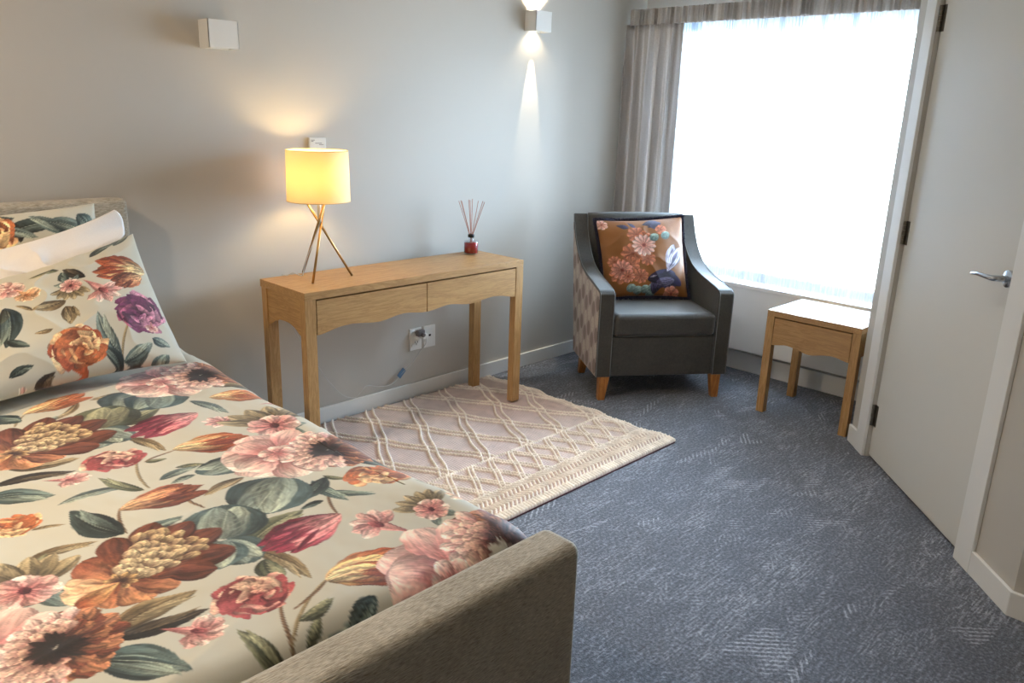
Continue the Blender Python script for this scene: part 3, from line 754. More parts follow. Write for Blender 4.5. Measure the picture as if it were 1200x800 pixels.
# ------------------------------------------------------------------ console table
CX0, CX1, CY0, CY1, CH = 1.610, 2.858, -.432, -.078, .766
ct = thing('console_table', 'long light oak console table with two scalloped drawers standing against the wall', 'table', ((CX0+CX1)/2, (CY0+CY1)/2, 0))
bobj('tabletop', CX0, CX1, CY0, CY1, CH - .032, CH, M_OAKX, ct, .0015)
LG = .05
LEGTOP = CH - .032
RZ = .0182                                          # the legs stand on the rug
for (x0, y0, zf) in ((CX0, CY0, RZ), (CX1 - LG, CY0, RZ), (CX0, CY1 - LG, RZ), (CX1 - LG, CY1 - LG, RZ)):
    bobj('leg', x0, x0 + LG, y0, y0 + LG * .8, zf, LEGTOP, M_OAKZ, ct, .0015)
def scallop(w, flip=False, n=60, deep=.148, amp=.026):
    """lower edge of one console drawer, from the outer end to the middle of the table"""
    pts = []
    for i in range(n + 1):
        t = i / n
        z = -deep + amp * (.55 * (1 - math.cos(2 * PI * min(t / .30, 1) * .5)) if t < .30 else .55 + .55)
        pts.append((t, z))
    kx = [0, .06, .16, .28, .40, .50, .60, .70, .80, .90, 1.0]
    kz = [-.150, -.146, -.132, -.126, -.134, -.142, -.140, -.128, -.124, -.134, -.140]
    pts = [(t, float(np.interp(t, kx, kz))) for t in np.linspace(0, 1, n + 1)]
    zz = np.array([p[1] for p in pts]); kern = np.ones(7) / 7
    zs = np.convolve(np.pad(zz, 3, mode='edge'), kern, 'valid')
    return [(((1 - p[0]) if flip else p[0]) * w, z) for p, z in zip(pts, zs)]
mid = (CX0 + CX1) / 2
for side in (0, 1):
    x0 = CX0 + LG + .004 if side == 0 else mid + .0025
    w = mid - .0025 - (CX0 + LG + .004)
    sc = scallop(w, flip=(side == 1))
    if side == 1: sc = sc[::-1]
    poly = [(x0, LEGTOP - .0065)] + [(x0 + a, LEGTOP + b) for a, b in sc] + [(x0 + w, LEGTOP - .0065)]
    bm = bmesh.new(); prism(bm, poly, (1, 0, 0), (0, 0, 1), (0, 1, 0), CY0 + .001, CY0 + .019)
    dr = obj('drawer', bm, M_OAKX, ct)
    bobj('drawer_box', x0 + .02, x0 + w - .02, CY0 + .019, CY1 - .03, LEGTOP - .105, LEGTOP - .025, M_OAKY, dr)
bobj('back_rail', CX0 + LG, CX1 - LG, CY1 - .022, CY1 - .004, LEGTOP - .12, LEGTOP, M_OAKX, ct)
for xe in (CX0 + .006, CX1 - .024):
    ys, ye = CY0 + LG * .8, CY1 - LG
    w = ye - ys
    kx = [0, .08, .2, .35, .5, .65, .8, .92, 1]; kz = [-.158, -.150, -.130, -.118, -.116, -.118, -.130, -.150, -.158]
    poly = [(ys, LEGTOP)] + [(ys + t * w, LEGTOP + float(np.interp(t, kx, kz))) for t in np.linspace(0, 1, 25)] + [(ye, LEGTOP)]
    bm = bmesh.new(); prism(bm, poly, (0, 1, 0), (0, 0, 1), (1, 0, 0), xe, xe + .018)
    obj('side_apron', bm, M_OAKY, ct)
settle(ct)

# ------------------------------------------------------------------ side table
SX0, SX1, SY0, SY1, SH = 3.738, 4.128, -1.818, -1.328, .55
SY0 = -1.808
st_ = thing('side_table', 'small square oak side table with one scalloped drawer below the window', 'table', ((SX0+SX1)/2, (SY0+SY1)/2, 0))
bobj('tabletop', SX0, SX1, SY0, SY1, SH - .03, SH, M_OAKX, st_, .0015)
for x0 in (SX0, SX1 - .04):
    for y0 in (SY0, SY1 - .04):
        bobj('leg', x0, x0 + .04, y0, y0 + .04, 0, SH - .03, M_OAKZ, st_, .0015)
w = SY1 - SY0 - .084
kx = [0, .05, .2, .33, .45, .5, .55, .67, .8, .95, 1]; kz = [-.150, -.146, -.134, -.142, -.155, -.157, -.155, -.142, -.134, -.146, -.150]
ts = np.linspace(0, 1, 49); zs = np.convolve(np.pad(np.interp(ts, kx, kz), 2, mode='edge'), np.ones(5) / 5, 'valid')
poly = [(SY0 + .044, SH - .036)] + [(SY0 + .042 + t * w, SH - .03 + z) for t, z in zip(ts, zs)] + [(SY0 + .040 + w, SH - .036)]
bm = bmesh.new(); prism(bm, poly, (0, 1, 0), (0, 0, 1), (1, 0, 0), SX0 + .001, SX0 + .018); dr = obj('drawer', bm, M_OAKY, st_)
bobj('drawer_box', SX0 + .02, SX1 - .05, SY0 + .05, SY1 - .05, SH - .13, SH - .045, M_OAKX, dr)
for ya in (SY0 + .004, SY1 - .022):
    bobj('side_apron', SX0 + .04, SX1 - .04, ya, ya + .018, SH - .15, SH - .03, M_OAKX, st_)
bobj('back_rail', SX1 - .022, SX1 - .004, SY0 + .04, SY1 - .04, SH - .15, SH - .03, M_OAKY, st_)
settle(st_)

# ------------------------------------------------------------------ table lamp
LX, LY = 1.832, -.205
lp = thing('table_lamp', 'lit table lamp with white drum shade on three crossed brass rods', 'lamp', (LX, LY, CH))
def shade_mat():
    k = Nodes('lampshade_fabric'); v = k.coords((400, 400, 400))
    n = k.noise(v, 1, 2); k.bump(n, .15, .001)
    k.set(rgb(236, 220, 180), .8)
    tl = k.n('ShaderNodeBsdfTranslucent'); tl.inputs['Color'].default_value = rgb(252, 206, 128)
    mx = k.n('ShaderNodeMixShader'); mx.inputs[0].default_value = .15
    k.l(k.b.outputs[0], mx.inputs[1]); k.l(tl.outputs[0], mx.inputs[2]); k.l(mx.outputs[0], k.out.inputs[0])
    return k.m
M_SHADE = shade_mat()
bm = bmesh.new(); lathe(bm, [(.131, 1.093), (.127, 1.302)], (LX, LY, 0), 72)
shd = obj('lamp_shade', bm, M_SHADE, lp, shade=True)
for z, r in ((1.094, .131), (1.301, .127)):
    bm = bmesh.new(); tube(bm, [(LX + r*math.cos(a), LY + r*math.sin(a), z) for a in np.linspace(0, 2*PI, 73)], .0016, 6, False); obj('rim', bm, plain_mat('shade_rim', rgb(196, 170, 120), .5), shd, shade=True)
hub = Vector((LX, LY, 1.0))
for fx, fy in ((1.820, -.075), (1.730, -.300), (1.950, -.262)):
    f = Vector((fx, fy, CH + .003)); off = Vector((-(fy - LY), fx - LX, 0)).normalized() * .0075
    h = hub + off; top = h + (h - f) * ((1.085 - 1.0) / (1.0 - CH))
    bm = bmesh.new(); tube(bm, [f, top], .0052, 14); bm2 = obj('rod', bm, M_BRASS, lp, shade=True)
bm = bmesh.new(); tube(bm, [(LX, LY, .985), (LX, LY, 1.16)], .008, 12); tube(bm, [(LX, LY, 1.09), (LX, LY, 1.15)], .016, 20)
for a in (0, 2*PI/3, 4*PI/3):
    tube(bm, [(LX, LY, 1.10), (LX + .129*math.cos(a), LY + .129*math.sin(a), 1.105)], .0016, 6)
obj('lamp_holder', bm, M_WHITEPL, lp, shade=True)
k = Nodes('lit_bulb'); k.b.inputs['Emission Color'].default_value = (1, .72, .36, 1); k.b.inputs['Emission Strength'].default_value = E_LAMP
bm = bmesh.new(); lathe(bm, [(0, 1.15), (.012, 1.15), (.014, 1.165), (.026, 1.185), (.030, 1.205), (.026, 1.225), (.014, 1.238), (0, 1.241)], (LX, LY, 0), 24)
obj('bulb', bm, k.m, lp, shade=True)
# cord: down from the holder, over the back of the table, along the wall to the plug
bm = bmesh.new()
c1 = spline([(LX, LY, .995), (1.812, -.19, .93), (1.790, -.17, .86), (1.780, -.15, .80), (1.776, -.14, CH + .004), (1.745, -.12, CH + .016), (1.728, -.10, CH + .004), (1.722, -.083, CH + .003), (1.722, -.066, CH - .01), (1.73, -.05, .62),
             (1.82, -.045, .43), (1.915, -.03, .286), (1.963, -.02, .215), (2.042, -.02, .123), (2.106, -.022, .094), (2.137, -.022, .109), (2.183, -.020, .139), (2.25, -.018, .118), (2.315, -.020, .109), (2.358, -.020, .122), (2.408, -.022, .162), (2.47, -.022, .201), (2.522, -.03, .262), (2.538, -.05, .30), (2.540, -.05, .34)], 8)
tube(bm, c1, .0021, 6); cd = obj('cord', bm, M_CORD, lp, shade=True)
bm = bmesh.new(); prism(bm, [(-.026, -.014), (.026, -.014), (.026, .014), (-.026, .014)], (.72, 0, .69), (-.69, 0, .72), (0, 1, 0), -.001, .001, (2.400, -.0225, .160)); obj('tag', bm, M_BLUETAG, cd)
bm = bmesh.new(); box(bm, 2.522, 2.556, -.052, -.012, .325, .35); tube(bm, [(2.539, -.045, .33), (2.539, -.045, .31)], .006, 10); obj('plug', bm, M_WHITEPL, cd, bevel=.005)
settle(lp)
def pt_light(name, loc, energy, color, r, parent=None):
    L = bpy.data.lights.new(name, 'POINT'); L.energy = energy; L.color = color; L.shadow_soft_size = r
    o = bpy.data.objects.new(name, L); o.location = loc; link(o, parent); return o


# ------------------------------------------------------------------ reed diffuser
DX, DY = 2.758, -.148
df = thing('reed_diffuser', 'glass reed diffuser jar of dark red oil on the console table', 'diffuser', (DX, DY, CH))
k = Nodes('clear_jar_glass'); k.t.nodes.remove(k.b)
tr = k.n('ShaderNodeBsdfTransparent'); gl = k.n('ShaderNodeBsdfGlossy'); gl.inputs['Roughness'].default_value = .03; tr.inputs['Color'].default_value = (.93, .95, .96, 1)
mx = k.n('ShaderNodeMixShader')
mx.inputs[0].default_value = .07; k.l(tr.outputs[0], mx.inputs[1]); k.l(gl.outputs[0], mx.inputs[2]); k.l(mx.outputs[0], k.out.inputs[0])
M_JAR = k.m
k = Nodes('red_oil'); k.set(rgb(168, 16, 24), .25); k.b.inputs['IOR'].default_value = 1.36
M_OIL = k.m
z = CH + .0005; R_ = .0375
bm = bmesh.new()
lathe(bm, [(0, z), (R_-.002, z), (R_, z+.002), (R_, z+.062), (R_-.003, z+.067), (.014, z+.070), (.0125, z+.074), (.0125, z+.092), (.0105, z+.092), (.0105, z+.072), (R_-.005, z+.064), (R_-.0025, z+.060), (R_-.0025, z+.006), (0, z+.006)], (DX, DY, 0), 48)
obj('jar', bm, M_JAR, df, shade=True)
bm = bmesh.new(); lathe(bm, [(0, z+.0065), (R_-.003, z+.0065), (R_-.003, z+.056), (0, z+.056)], (DX, DY, 0), 48); obj('oil', bm, M_OIL, df, shade=True)
bm = bmesh.new(); lathe(bm, [(.0128, z+.086), (.0165, z+.086), (.0165, z+.100), (.006, z+.1025), (.006, z+.098), (.0128, z+.098)], (DX, DY, 0), 32); obj('collar', bm, M_DARKPL, df, shade=True)
M_REED = plain_mat('reed_sticks', rgb(196, 140, 120), .7)
camr = Vector((.7, -.71, 0)); camd = Vector((.71, .7, 0))
for a, b in ((-.066, .0), (-.057, .02), (-.050, -.018), (-.016, .012), (-.008, -.02), (.002, .03), (.034, -.01), (.056, .015), (.066, -.006)):
    tip = Vector((DX, DY, 0)) + camr * a + camd * b; foot = Vector((DX, DY, 0)) - camr * a * .32 - camd * b * .3
    bm = bmesh.new(); tube(bm, [(foot.x, foot.y, z + .012), (tip.x, tip.y, CH + .278 - abs(a) * .15)], .0015, 6); obj('reed', bm, M_REED, df)
settle(df)

# ------------------------------------------------------------------ wall plates
def rbox(name, x0, x1, y0, y1, z0, z1, mat, parent, b=.002): return bobj(name, x0, x1, y0, y1, z0, z1, mat, parent, b)
po = thing('power_outlet', 'white double power outlet on the wall below the console drawers', 'outlet', (2.505, 0, .262))
rbox('faceplate', 2.466, 2.544, -.010, 0, .262, .380, M_WHITEPL, po, .003)
for zc in (.352, .29): rbox('switch', 2.476, 2.486, -.0135, -.009, zc - .008, zc + .008, M_WHITEPL, po, .001)
for zc in (.352, .300):
    bm = bmesh.new()
    for dx_, rot in ((-.008, .5), (.008, -.5), (0, 0)):
        box(bm, 2.508 + dx_ - .0012, 2.508 + dx_ + .0012, -.0108, -.0098, zc - (.012 if dx_ == 0 else 0), zc + (0 if dx_ == 0 else .009))
    obj('socket', bm, M_DARKPL, po)
settle(po)
pa = thing('plug_adaptor', 'small grey plug in the upper socket of the power outlet', 'plug', (2.52, -.011, .35))
bm = bmesh.new(); box(bm, 2.500, 2.545, -.040, -.011, .338, .372); tube(bm, [(2.523, -.04, .352), (2.523, -.058, .346)], .012, 16); obj('plug_body', bm, M_GREYPL, pa, bevel=.006)
settle(pa)
do = thing('data_outlet', 'white data wall plate with one small dark jack right of the power outlet', 'outlet', (2.598, 0, .262))
rbox('faceplate', 2.558, 2.636, -.012, 0, .262, .380, M_WHITEPL, do, .003)
rbox('jack', 2.590, 2.604, -.0132, -.011, .322, .333, M_DARKPL, do, .0005)
settle(do)
wc = thing('wall_control', 'small white wall control plate partly behind the lampshade', 'switch', (1.958, 0, 1.225))
rbox('faceplate', 1.916, 2.000, -.012, 0, 1.225, 1.343, M_WHITEPL, wc, .003)
bm = bmesh.new(); 
for x0, w_, zz in ((1.925, .018, 1.331), (1.925, .011, 1.326), (1.944, .034, 1.318), (1.964, .022, 1.312)):
    box(bm, x0, x0 + w_, -.0128, -.0118, zz, zz + .0022)
obj('marking', bm, M_GREYPL, wc); settle(wc)

# ------------------------------------------------------------------ wall lights
def sconce(x0, z0, label, lit, w_=.122, d_=.082, h_=.102):
    s = thing('wall_light', label, 'wall light', (x0 + w_/2, 0, z0), group=None)
    bm = bmesh.new(); t = .004; x1 = x0 + w_; z1 = z0 + h_
    box(bm, x0, x0 + t, -d_, 0, z0, z1); box(bm, x1 - t, x1, -d_, 0, z0, z1); box(bm, x0, x1, -d_, -d_ + t, z0, z1); box(bm, x0 + t, x1 - t, -.004, 0, z0, z1)
    obj('housing', bm, M_TRIM, s, bevel=.001)
    bm = bmesh.new(); box(bm, x0 + t, x1 - t, -d_ + t, -.004, z0 + .035, z0 + .065); obj('lamp_block', bm, M_WHITEPL, s)
    if lit:
        k = Nodes('led_lens'); k.b.inputs['Emission Color'].default_value = (1, .86, .62, 1); k.b.inputs['Emission Strength'].default_value = 14
        for z in (z0 + .0335, z0 + .0665):
            bm = bmesh.new(); tube(bm, [(x0 + w_/2, -.043, z - .0012), (x0 + w_/2, -.043, z + .0012)], .016, 24); obj('lens', bm, k.m, s)
    settle(s); return s
sconce(1.458, 1.678, 'unlit white cube wall light above the bed head, left of the lamp', False)
s2 = sconce(3.255, 1.892, 'lit white cube wall light near the curtain throwing a narrow beam down the wall', True)
def spot(name, loc, d, energy, color, ang, blend, r, parent):
    L = bpy.data.lights.new(name, 'SPOT'); L.energy = energy; L.color = color; L.spot_size = ang; L.spot_blend = blend; L.shadow_soft_size = r
    o = bpy.data.objects.new(name, L); o.location = loc; o.rotation_euler = Vector(d).to_track_quat('-Z', 'Y').to_euler(); link(o, parent)
    return o
WARM = (1, .84, .60)
h2 = .102
spot('narrow_beam', (0, -.043, .020), (0, .09, -1), E_BEAM, WARM, math.radians(20), .15, .003, s2)
spot('down_wash', (0, -.043, .028), (0, .10, -1), E_DOWN, WARM, math.radians(115), .6, .012, s2)
spot('uplight', (0, -.043, h2 - .028), (0, .15, 1), E_UP, WARM, math.radians(105), .35, .012, s2)

# ------------------------------------------------------------------ rug
RX0, RX1, RY0, RY1 = 1.30, 3.052, -1.285, -.030
def build_rug():
    d = .0032
    x = np.arange(RX0, RX1 + d, d); y = np.arange(RY0, RY1 + d, d)
    X, Y = np.meshgrid(x, y, indexing='ij')
    s = Y - RY0
    # wavy right-hand edge, slightly wavy long edge
    edge = RX1 + .010 * np.sin(Y * 14) + .008 * np.sin(Y * 31 + 1) - .05 * np.clip((Y + .35) / .35, 0, 1) ** 2 * .4
    f = (X - RX0) / (RX1 - RX0)
    Xd = RX0 + f * (edge - RX0)
    bead = lambda u, p: .5 + .5 * np.cos(2 * PI * u / p)
    def line(dist, w):                       # rounded rib profile
        return np.clip(1 - (dist / w) ** 2, 0, 1) ** .5
    def lattice(px, py, x0, y0, off, w, mask):
        h = np.zeros_like(X)
        nl = math.hypot(1/px, 1/py)
        a = (X - x0) / px + (Y - y0) / py; b = (X - x0) / px - (Y - y0) / py
        for u, v in ((a, b), (b, a)):
            fr_ = (u - np.round(u)) / nl
            along = v / nl
            for o in off:
                h = np.maximum(h, line(np.abs(fr_ - o), w) * (.62 + .38 * bead(along, .0115)))
        return h * mask
    up = s > .423
    h = lattice(.242, .430, 2.115, -.180, (-.019, .019), .0060, up)
    midz = (s > .19) & (s <= .423)
    h = np.maximum(h, lattice(.121, .20, 2.115, -.862, (-.010, .010), .0052, midz) )
    for sc_ in (.423, .19, .045):
        h = np.maximum(h, line(np.abs(s - sc_ - .006*0), .0065) * (.4 + .6 * bead(X, .012)))
    chev = (s > .048) & (s < .187)
    tri = np.abs(((s - .048) / .069) % 1 * 2 - 1)
    cph = (X + tri * .030) / .0225
    h = np.maximum(h, chev * np.clip((np.cos(2 * PI * cph) + .25) / 1.25, 0, 1) ** .6 * (.65 + .35 * bead(s + X, .012)))
    lo = s <= .046
    h = np.maximum(h, lo * (.25 + .75 * np.abs(np.cos(PI * X / .0165)) ** .7) * np.clip(np.minimum(s, .046 - s) / .006, 0, 1) ** .5)
    sr = RX1 - X                              # ribs along the right edge
    h = np.maximum(h, (sr < .05) * (.35 + .45 * bead(Y, .012)) * line(np.abs((sr % .022) - .011), .0095))
    knit = (.5 + .5 * np.cos(2*PI*X/.0128)) * (.5 + .5 * np.cos(2*PI*(Y)/.0128 + PI * (np.round(X/.0128) % 2)))
    z = .008 + .0030 * knit + .0112 * h
    rim = np.clip(np.minimum(np.minimum(s, RY1 - Y), np.minimum(sr, X - RX0)) / .004, 0, 1)
    z = .006 + (z - .006) * np.clip(rim * 1.2, 0, 1) ** .5
    und = .003 * np.clip(vnoise(X * 5, Y * 5) - .3, 0, 1) * (1 - np.exp(-((X-1.63)**2+(Y+.41)**2)/.02))
    z = z + und * rim
    lay = C3(220, 194, 186)[None, None]; rib = C3(238, 228, 214)[None, None]
    hh = np.clip(h * 1.6, 0, 1)[..., None]
    nz = fbm(X * 30, Y * 30, 3)[..., None]
    loc = np.clip(vnoise(X * 2.2, Y * 2.2) * 1.4 - .2, 0, 1)[..., None]
    base = lay * (1 - .45*loc) + C3(226, 208, 192)[None, None] * .45*loc
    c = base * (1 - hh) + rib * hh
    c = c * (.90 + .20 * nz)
    c = c * (1 - .16 * ((1 - knit) * (1 - np.clip(h * 2, 0, 1)))[..., None])  # shading painted into the colour: hollows between knit beads darkened
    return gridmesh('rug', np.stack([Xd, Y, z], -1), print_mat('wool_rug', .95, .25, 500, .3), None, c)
rug = tag(build_rug(), 'cream and blush textured wool rug with raised diamond pattern under the console table', 'rug')
rb = bmesh.new(); box(rb, RX0 + .004, RX1 - .012, RY0 - .003, RY1 - .003, .0005, .0062)
tag(obj('rug_backing', rb, cloth_mat('burgundy_rug_backing', rgb(70, 34, 40), rgb(92, 50, 54)), rug))

# ------------------------------------------------------------------ pillow builder
def pillow(name, BL, BR, TL, TR, T, mat, W_, H_, items=None, base=CREAM, parent=None, step=.0035, wr=.004, pinch=.045, seed=1, painter=None, back=1.0, piping=None, sag=0.0, ruffle=0.0, pe=(2.6, .55), pinch_b=None):
    BL, BR, TL, TR = [np.array(p, float) for p in (BL, BR, TL, TR)]
    nu, nv = int(W_ / step), int(H_ / step)
    a = np.linspace(0, 1, nu)[:, None] + np.zeros((1, nv)); b = np.linspace(0, 1, nv)[None, :] + np.zeros((nu, 1))
    n = np.cross(BR - BL, TL - BL); n /= np.linalg.norm(n)
    if n[1] > 0: n = -n                    # towards the viewer side of the room
    A, B = a * 2 - 1, b * 2 - 1
    # sides pulled in between the corners
    Ai = .5 + .5 * A * (1 - pinch * (1 - B**2) * 1.0); Bi = .5 + .5 * B * (1 - (pinch * 1.2 if pinch_b is None else pinch_b) * (1 - A**2))
    P = ((1-Ai)*(1-Bi))[..., None]*BL + (Ai*(1-Bi))[..., None]*BR + ((1-Ai)*Bi)[..., None]*TL + (Ai*Bi)[..., None]*TR
    if ruffle:
        rr_ = ruffle * (vnoise(b*6 + seed, 0*b) - .5) * 2 * np.clip(np.abs(A), 0, 1)**6 * np.sign(A) * (1 - np.abs(B)**8)
        P = P + rr_[..., None] * (BR - BL) / np.linalg.norm(BR - BL) + (ruffle * .8 * (vnoise(b*9 + seed, a*4) - .5) * np.abs(A)**5)[..., None] * n
    prof = np.clip((1 - np.abs(A)**pe[0]) * (1 - np.abs(B)**pe[0]), 0, 1) ** pe[1]
    U, V = a * W_, b * H_
    creases = (fbm(U*9 + seed, V*9 + seed*3, 3) - .45)
    edgew = np.sin(U*38 + 4*vnoise(U*8+seed, V*5)) * np.exp(-np.minimum(b, 1-b)/.16) + np.sin(V*42 + 5*vnoise(U*6, V*9+seed)) * np.exp(-np.minimum(a, 1-a)/.14)
    rid = 1 - np.abs(2*vnoise(U*7 + V*5 + seed, V*9 - U*6 + seed) - 1)
    hgt = prof * T/2 + wr * prof * (creases * 2.2 + .9 * edgew + 1.4 * rid**3)
    F = P + n * hgt[..., None]
    Bk = P - n * (prof * T/2 * back)[..., None]
    F[..., 2] -= sag * prof; Bk[..., 2] -= sag * prof
    cols = None
    if painter is not None:
        cols = painter(U, V)
    elif items is not None:
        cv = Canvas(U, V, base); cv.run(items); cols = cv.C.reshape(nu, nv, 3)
    if cols is not None:
        cb = cols[::-1]
        full = np.concatenate([cols, cb], 0)
    allP = np.concatenate([F, Bk[::-1]], 0)
    o = gridmesh(name, allP, mat, parent, None if cols is None else full, wrap_u=True)
    # close top/bottom seams are coincident (thickness 0 there): weld
    bmm = bmesh.new(); bmm.from_mesh(o.data); bmesh.ops.remove_doubles(bmm, verts=bmm.verts, dist=1e-5)
    bmesh.ops.recalc_face_normals(bmm, faces=bmm.faces)
    bmm.to_mesh(o.data); bmm.free(); smooth(o.data)
    if piping is not None:
        loop = [Vector(P[i, 0]) for i in range(0, nu, 3)] + [Vector(P[-1, j]) for j in range(0, nv, 3)] + [Vector(P[i, -1]) for i in range(nu-1, -1, -3)] + [Vector(P[0, j]) for j in range(nv-1, -1, -3)]
        return o, loop, n
    return o

# ------------------------------------------------------------------ armchair
CHX = Vector((3.21, -.70, 0)) + Vector((.811, -.585, 0)) * .3325
ac = thing('armchair', 'charcoal velvet armchair with sloping arms and oval-patterned side panels in the corner', 'armchair', CHX, math.radians(-35.84))
AV = [0, .02, .06, .17, .30, .41, .49, .56, .61, .645]
AZ = [.585, .602, .609, .622, .637, .667, .710, .770, .840, .920]
def arm_top(v): return np.interp(v, AV, AZ)
def rear(z): return .50 + (.66 - .50) * (z - .135) / (.925 - .135)
prof = [(0.0, .135)] + [(0.0, z) for z in (.3, .45)] + spline([(v, z, 0) for v, z in zip(AV, AZ)], 4).__class__([(p.x, p.y) for p in spline([(v, z, 0) for v, z in zip(AV, AZ)], 4)]) + [(.660, .923), (.605, .70), (.55, .40), (.50, .135)]
HW = .3675; AT = .082
for sgn in (-1, 1):
    bm = bmesh.new()
    d0, d1 = (HW - AT, HW) if sgn > 0 else (-HW, -HW + AT)
    prism(bm, prof, (0, 1, 0), (0, 0, 1), (1, 0, 0), d0, d1)
    am = obj('arm', bm, M_VELVET, ac, bevel=.020, seg=5)
    # patterned outer panel following the arm outline, 3 mm proud
    nu, nv = 150, 210
    fi = np.linspace(0.012, .985, nu)[:, None]; fj = np.linspace(0, 1, nv)[None, :]
    vv = fi * .64; top = arm_top(vv) - .012
    zz = .142 + (top - .142) * fj
    vr = fi * (rear(zz) - .004); vr = np.minimum(vr, rear(zz) - .006)
    # keep panel below the sloping top
    zz = np.minimum(zz, np.interp(vr, AV, AZ) - .010)
    xx = np.full_like(vr, sgn * (HW + .0025))
    base = C3(166, 150, 142)
    col = np.tile(base, (nu, nv, 1)).astype(float)
    PX, PZ = .15, .17
    for cc, ox, oz, lt in ((C3(104, 84, 80), .03, .02, 0), (C3(206, 196, 182), .105, .06, 1), (C3(112, 92, 88), .105, .145, 0), (C3(200, 190, 176), .03, .105, 1)):
        a_ = vr - ox; b_ = zz - oz
        a_ = a_ - np.round(a_ / PX) * PX; b_ = b_ - np.round(b_ / PZ) * PZ
        m = np.clip((1 - ((a_/.031)**2 + (b_/.042)**2)) * 12, 0, 1)[..., None]
        if lt: m = m * (.35 + .65 * (vnoise(vr*230, zz*230) > .48))[..., None]
        col = col * (1 - m*.6) + cc * m * .6
    gp = gridmesh('side_panel', np.stack([xx, vr, zz], -1), M_SIDEPAN, ac, col)
    md = gp.modifiers.new('s', 'SOLIDIFY'); md.thickness = .002; md.offset = 0
    # piping round the arm front, inner and outer
    for xx_ in (sgn * HW - sgn*.003, sgn * (HW - AT) + sgn*.004):
        bm = bmesh.new()
        pts = [Vector((xx_, -.0015, z)) for z in (.137, .3, .45, .575)] + [Vector((xx_, p[0] + .004, p[1] - .0005)) for p in [(v, arm_top(v) + .0015) for v in (.012, .04, .10, .17, .25, .33, .41, .46, .50, .54, .57, .60, .625, .644)]]
        tube(bm, spline(pts, 3), .0022, 6); obj('piping', bm, M_PIPE, am, shade=True)
# back
def bback(w): 
    return [(.475, .30), (.500, .50), (.545, .72), (.585, .88), (.600, .918), (.625, .932), (.655, .925), (.605, .70), (.55, .40), (.50, .135), (.47, .135)]
bm = bmesh.new()
nsec = 13
secs = []
bprof = [(.462, .30), (.480, .42), (.500, .52), (.524, .62), (.548, .72), (.572, .81), (.590, .875), (.603, .912), (.626, .930), (.652, .922), (.630, .80), (.605, .70), (.55, .40), (.505, .20), (.470, .20)]
for i in range(nsec):
    t = i / (nsec - 1); u = (t * 2 - 1) * (HW - AT + .002)
    e = 1 - abs(t * 2 - 1) ** 4
    ring = []
    for j, (v, z) in enumerate(bprof):
        vv = v - (.016 * e if j < 8 else 0); zz_ = z + (.006 * e if 6 <= j <= 9 else 0)
        ring.append(bm.verts.new((u, vv + (.012 * (1 - e) if j < 8 else 0), zz_)))
    secs.append(ring)
for a, b in zip(secs, secs[1:]):
    for j in range(len(bprof)):
        j2 = (j + 1) % len(bprof); bm.faces.new((a[j], a[j2], b[j2], b[j]))
bm.faces.new(secs[0]); bm.faces.new(secs[-1][::-1])
obj('backrest', bm, M_VELVET, ac, shade=True)
# front rail and seat
bobj('front_rail', -HW + AT + .001, HW - AT - .001, .006, .49, .137, .352, M_VELVET, ac, .008, 3)
bm = bmesh.new()
nx, ny_ = 30, 30
cu, cv_, cz0, cz1 = HW - AT - .003, (-.010, .485), .354, .482
box(bm, -cu, cu, cv_[0], cv_[1], cz0, cz1 - .004)
for v in bm.verts: pass
sc_o = obj('seat_cushion', bm, M_VELVET, ac, bevel=.030, seg=6)
bm = bmesh.new()
lp_ = [(-cu + .01, cv_[0] + .004, cz1 - .026), (-cu + .02, cv_[0] + .004, cz1 - .015), (cu - .02, cv_[0] + .004, cz1 - .015), (cu - .01, cv_[0] + .004, cz1 - .026), (cu - .004, cv_[0] + .006, cz1 - .05), (cu - .004, cv_[0] + .006, cz0 + .03)]
for u_, z_, m in ():
    pass
# tapered legs
for u_, v_, back in ((-.3325 + .012, .032, 0), (.3325 - .012, .032, 0), (-.31, .50, 1), (.31, .50, 1)):
    bm = bmesh.new()
    tv = .027; bv = .018; zt = .136
    off = .0 if not back else .03
    sx = -.006 if u_ < 0 else .006
    v_t = v_ if not back else .465
    lo_ = [bm.verts.new((u_ + sx*.5 + a * bv, v_t + off + b * bv, 0.0)) for a, b in ((-1,-1),(1,-1),(1,1),(-1,1))]
    hi_ = [bm.verts.new((u_ + a * tv - sx, v_t + b * tv, zt)) for a, b in ((-1,-1),(1,-1),(1,1),(-1,1))]
    bm.faces.new(lo_[::-1]); bm.faces.new(hi_)
    for i in range(4): bm.faces.new((lo_[i], lo_[(i+1) % 4], hi_[(i+1) % 4], hi_[i]))
    obj('leg', bm, M_LEGWOOD, ac, bevel=.002)

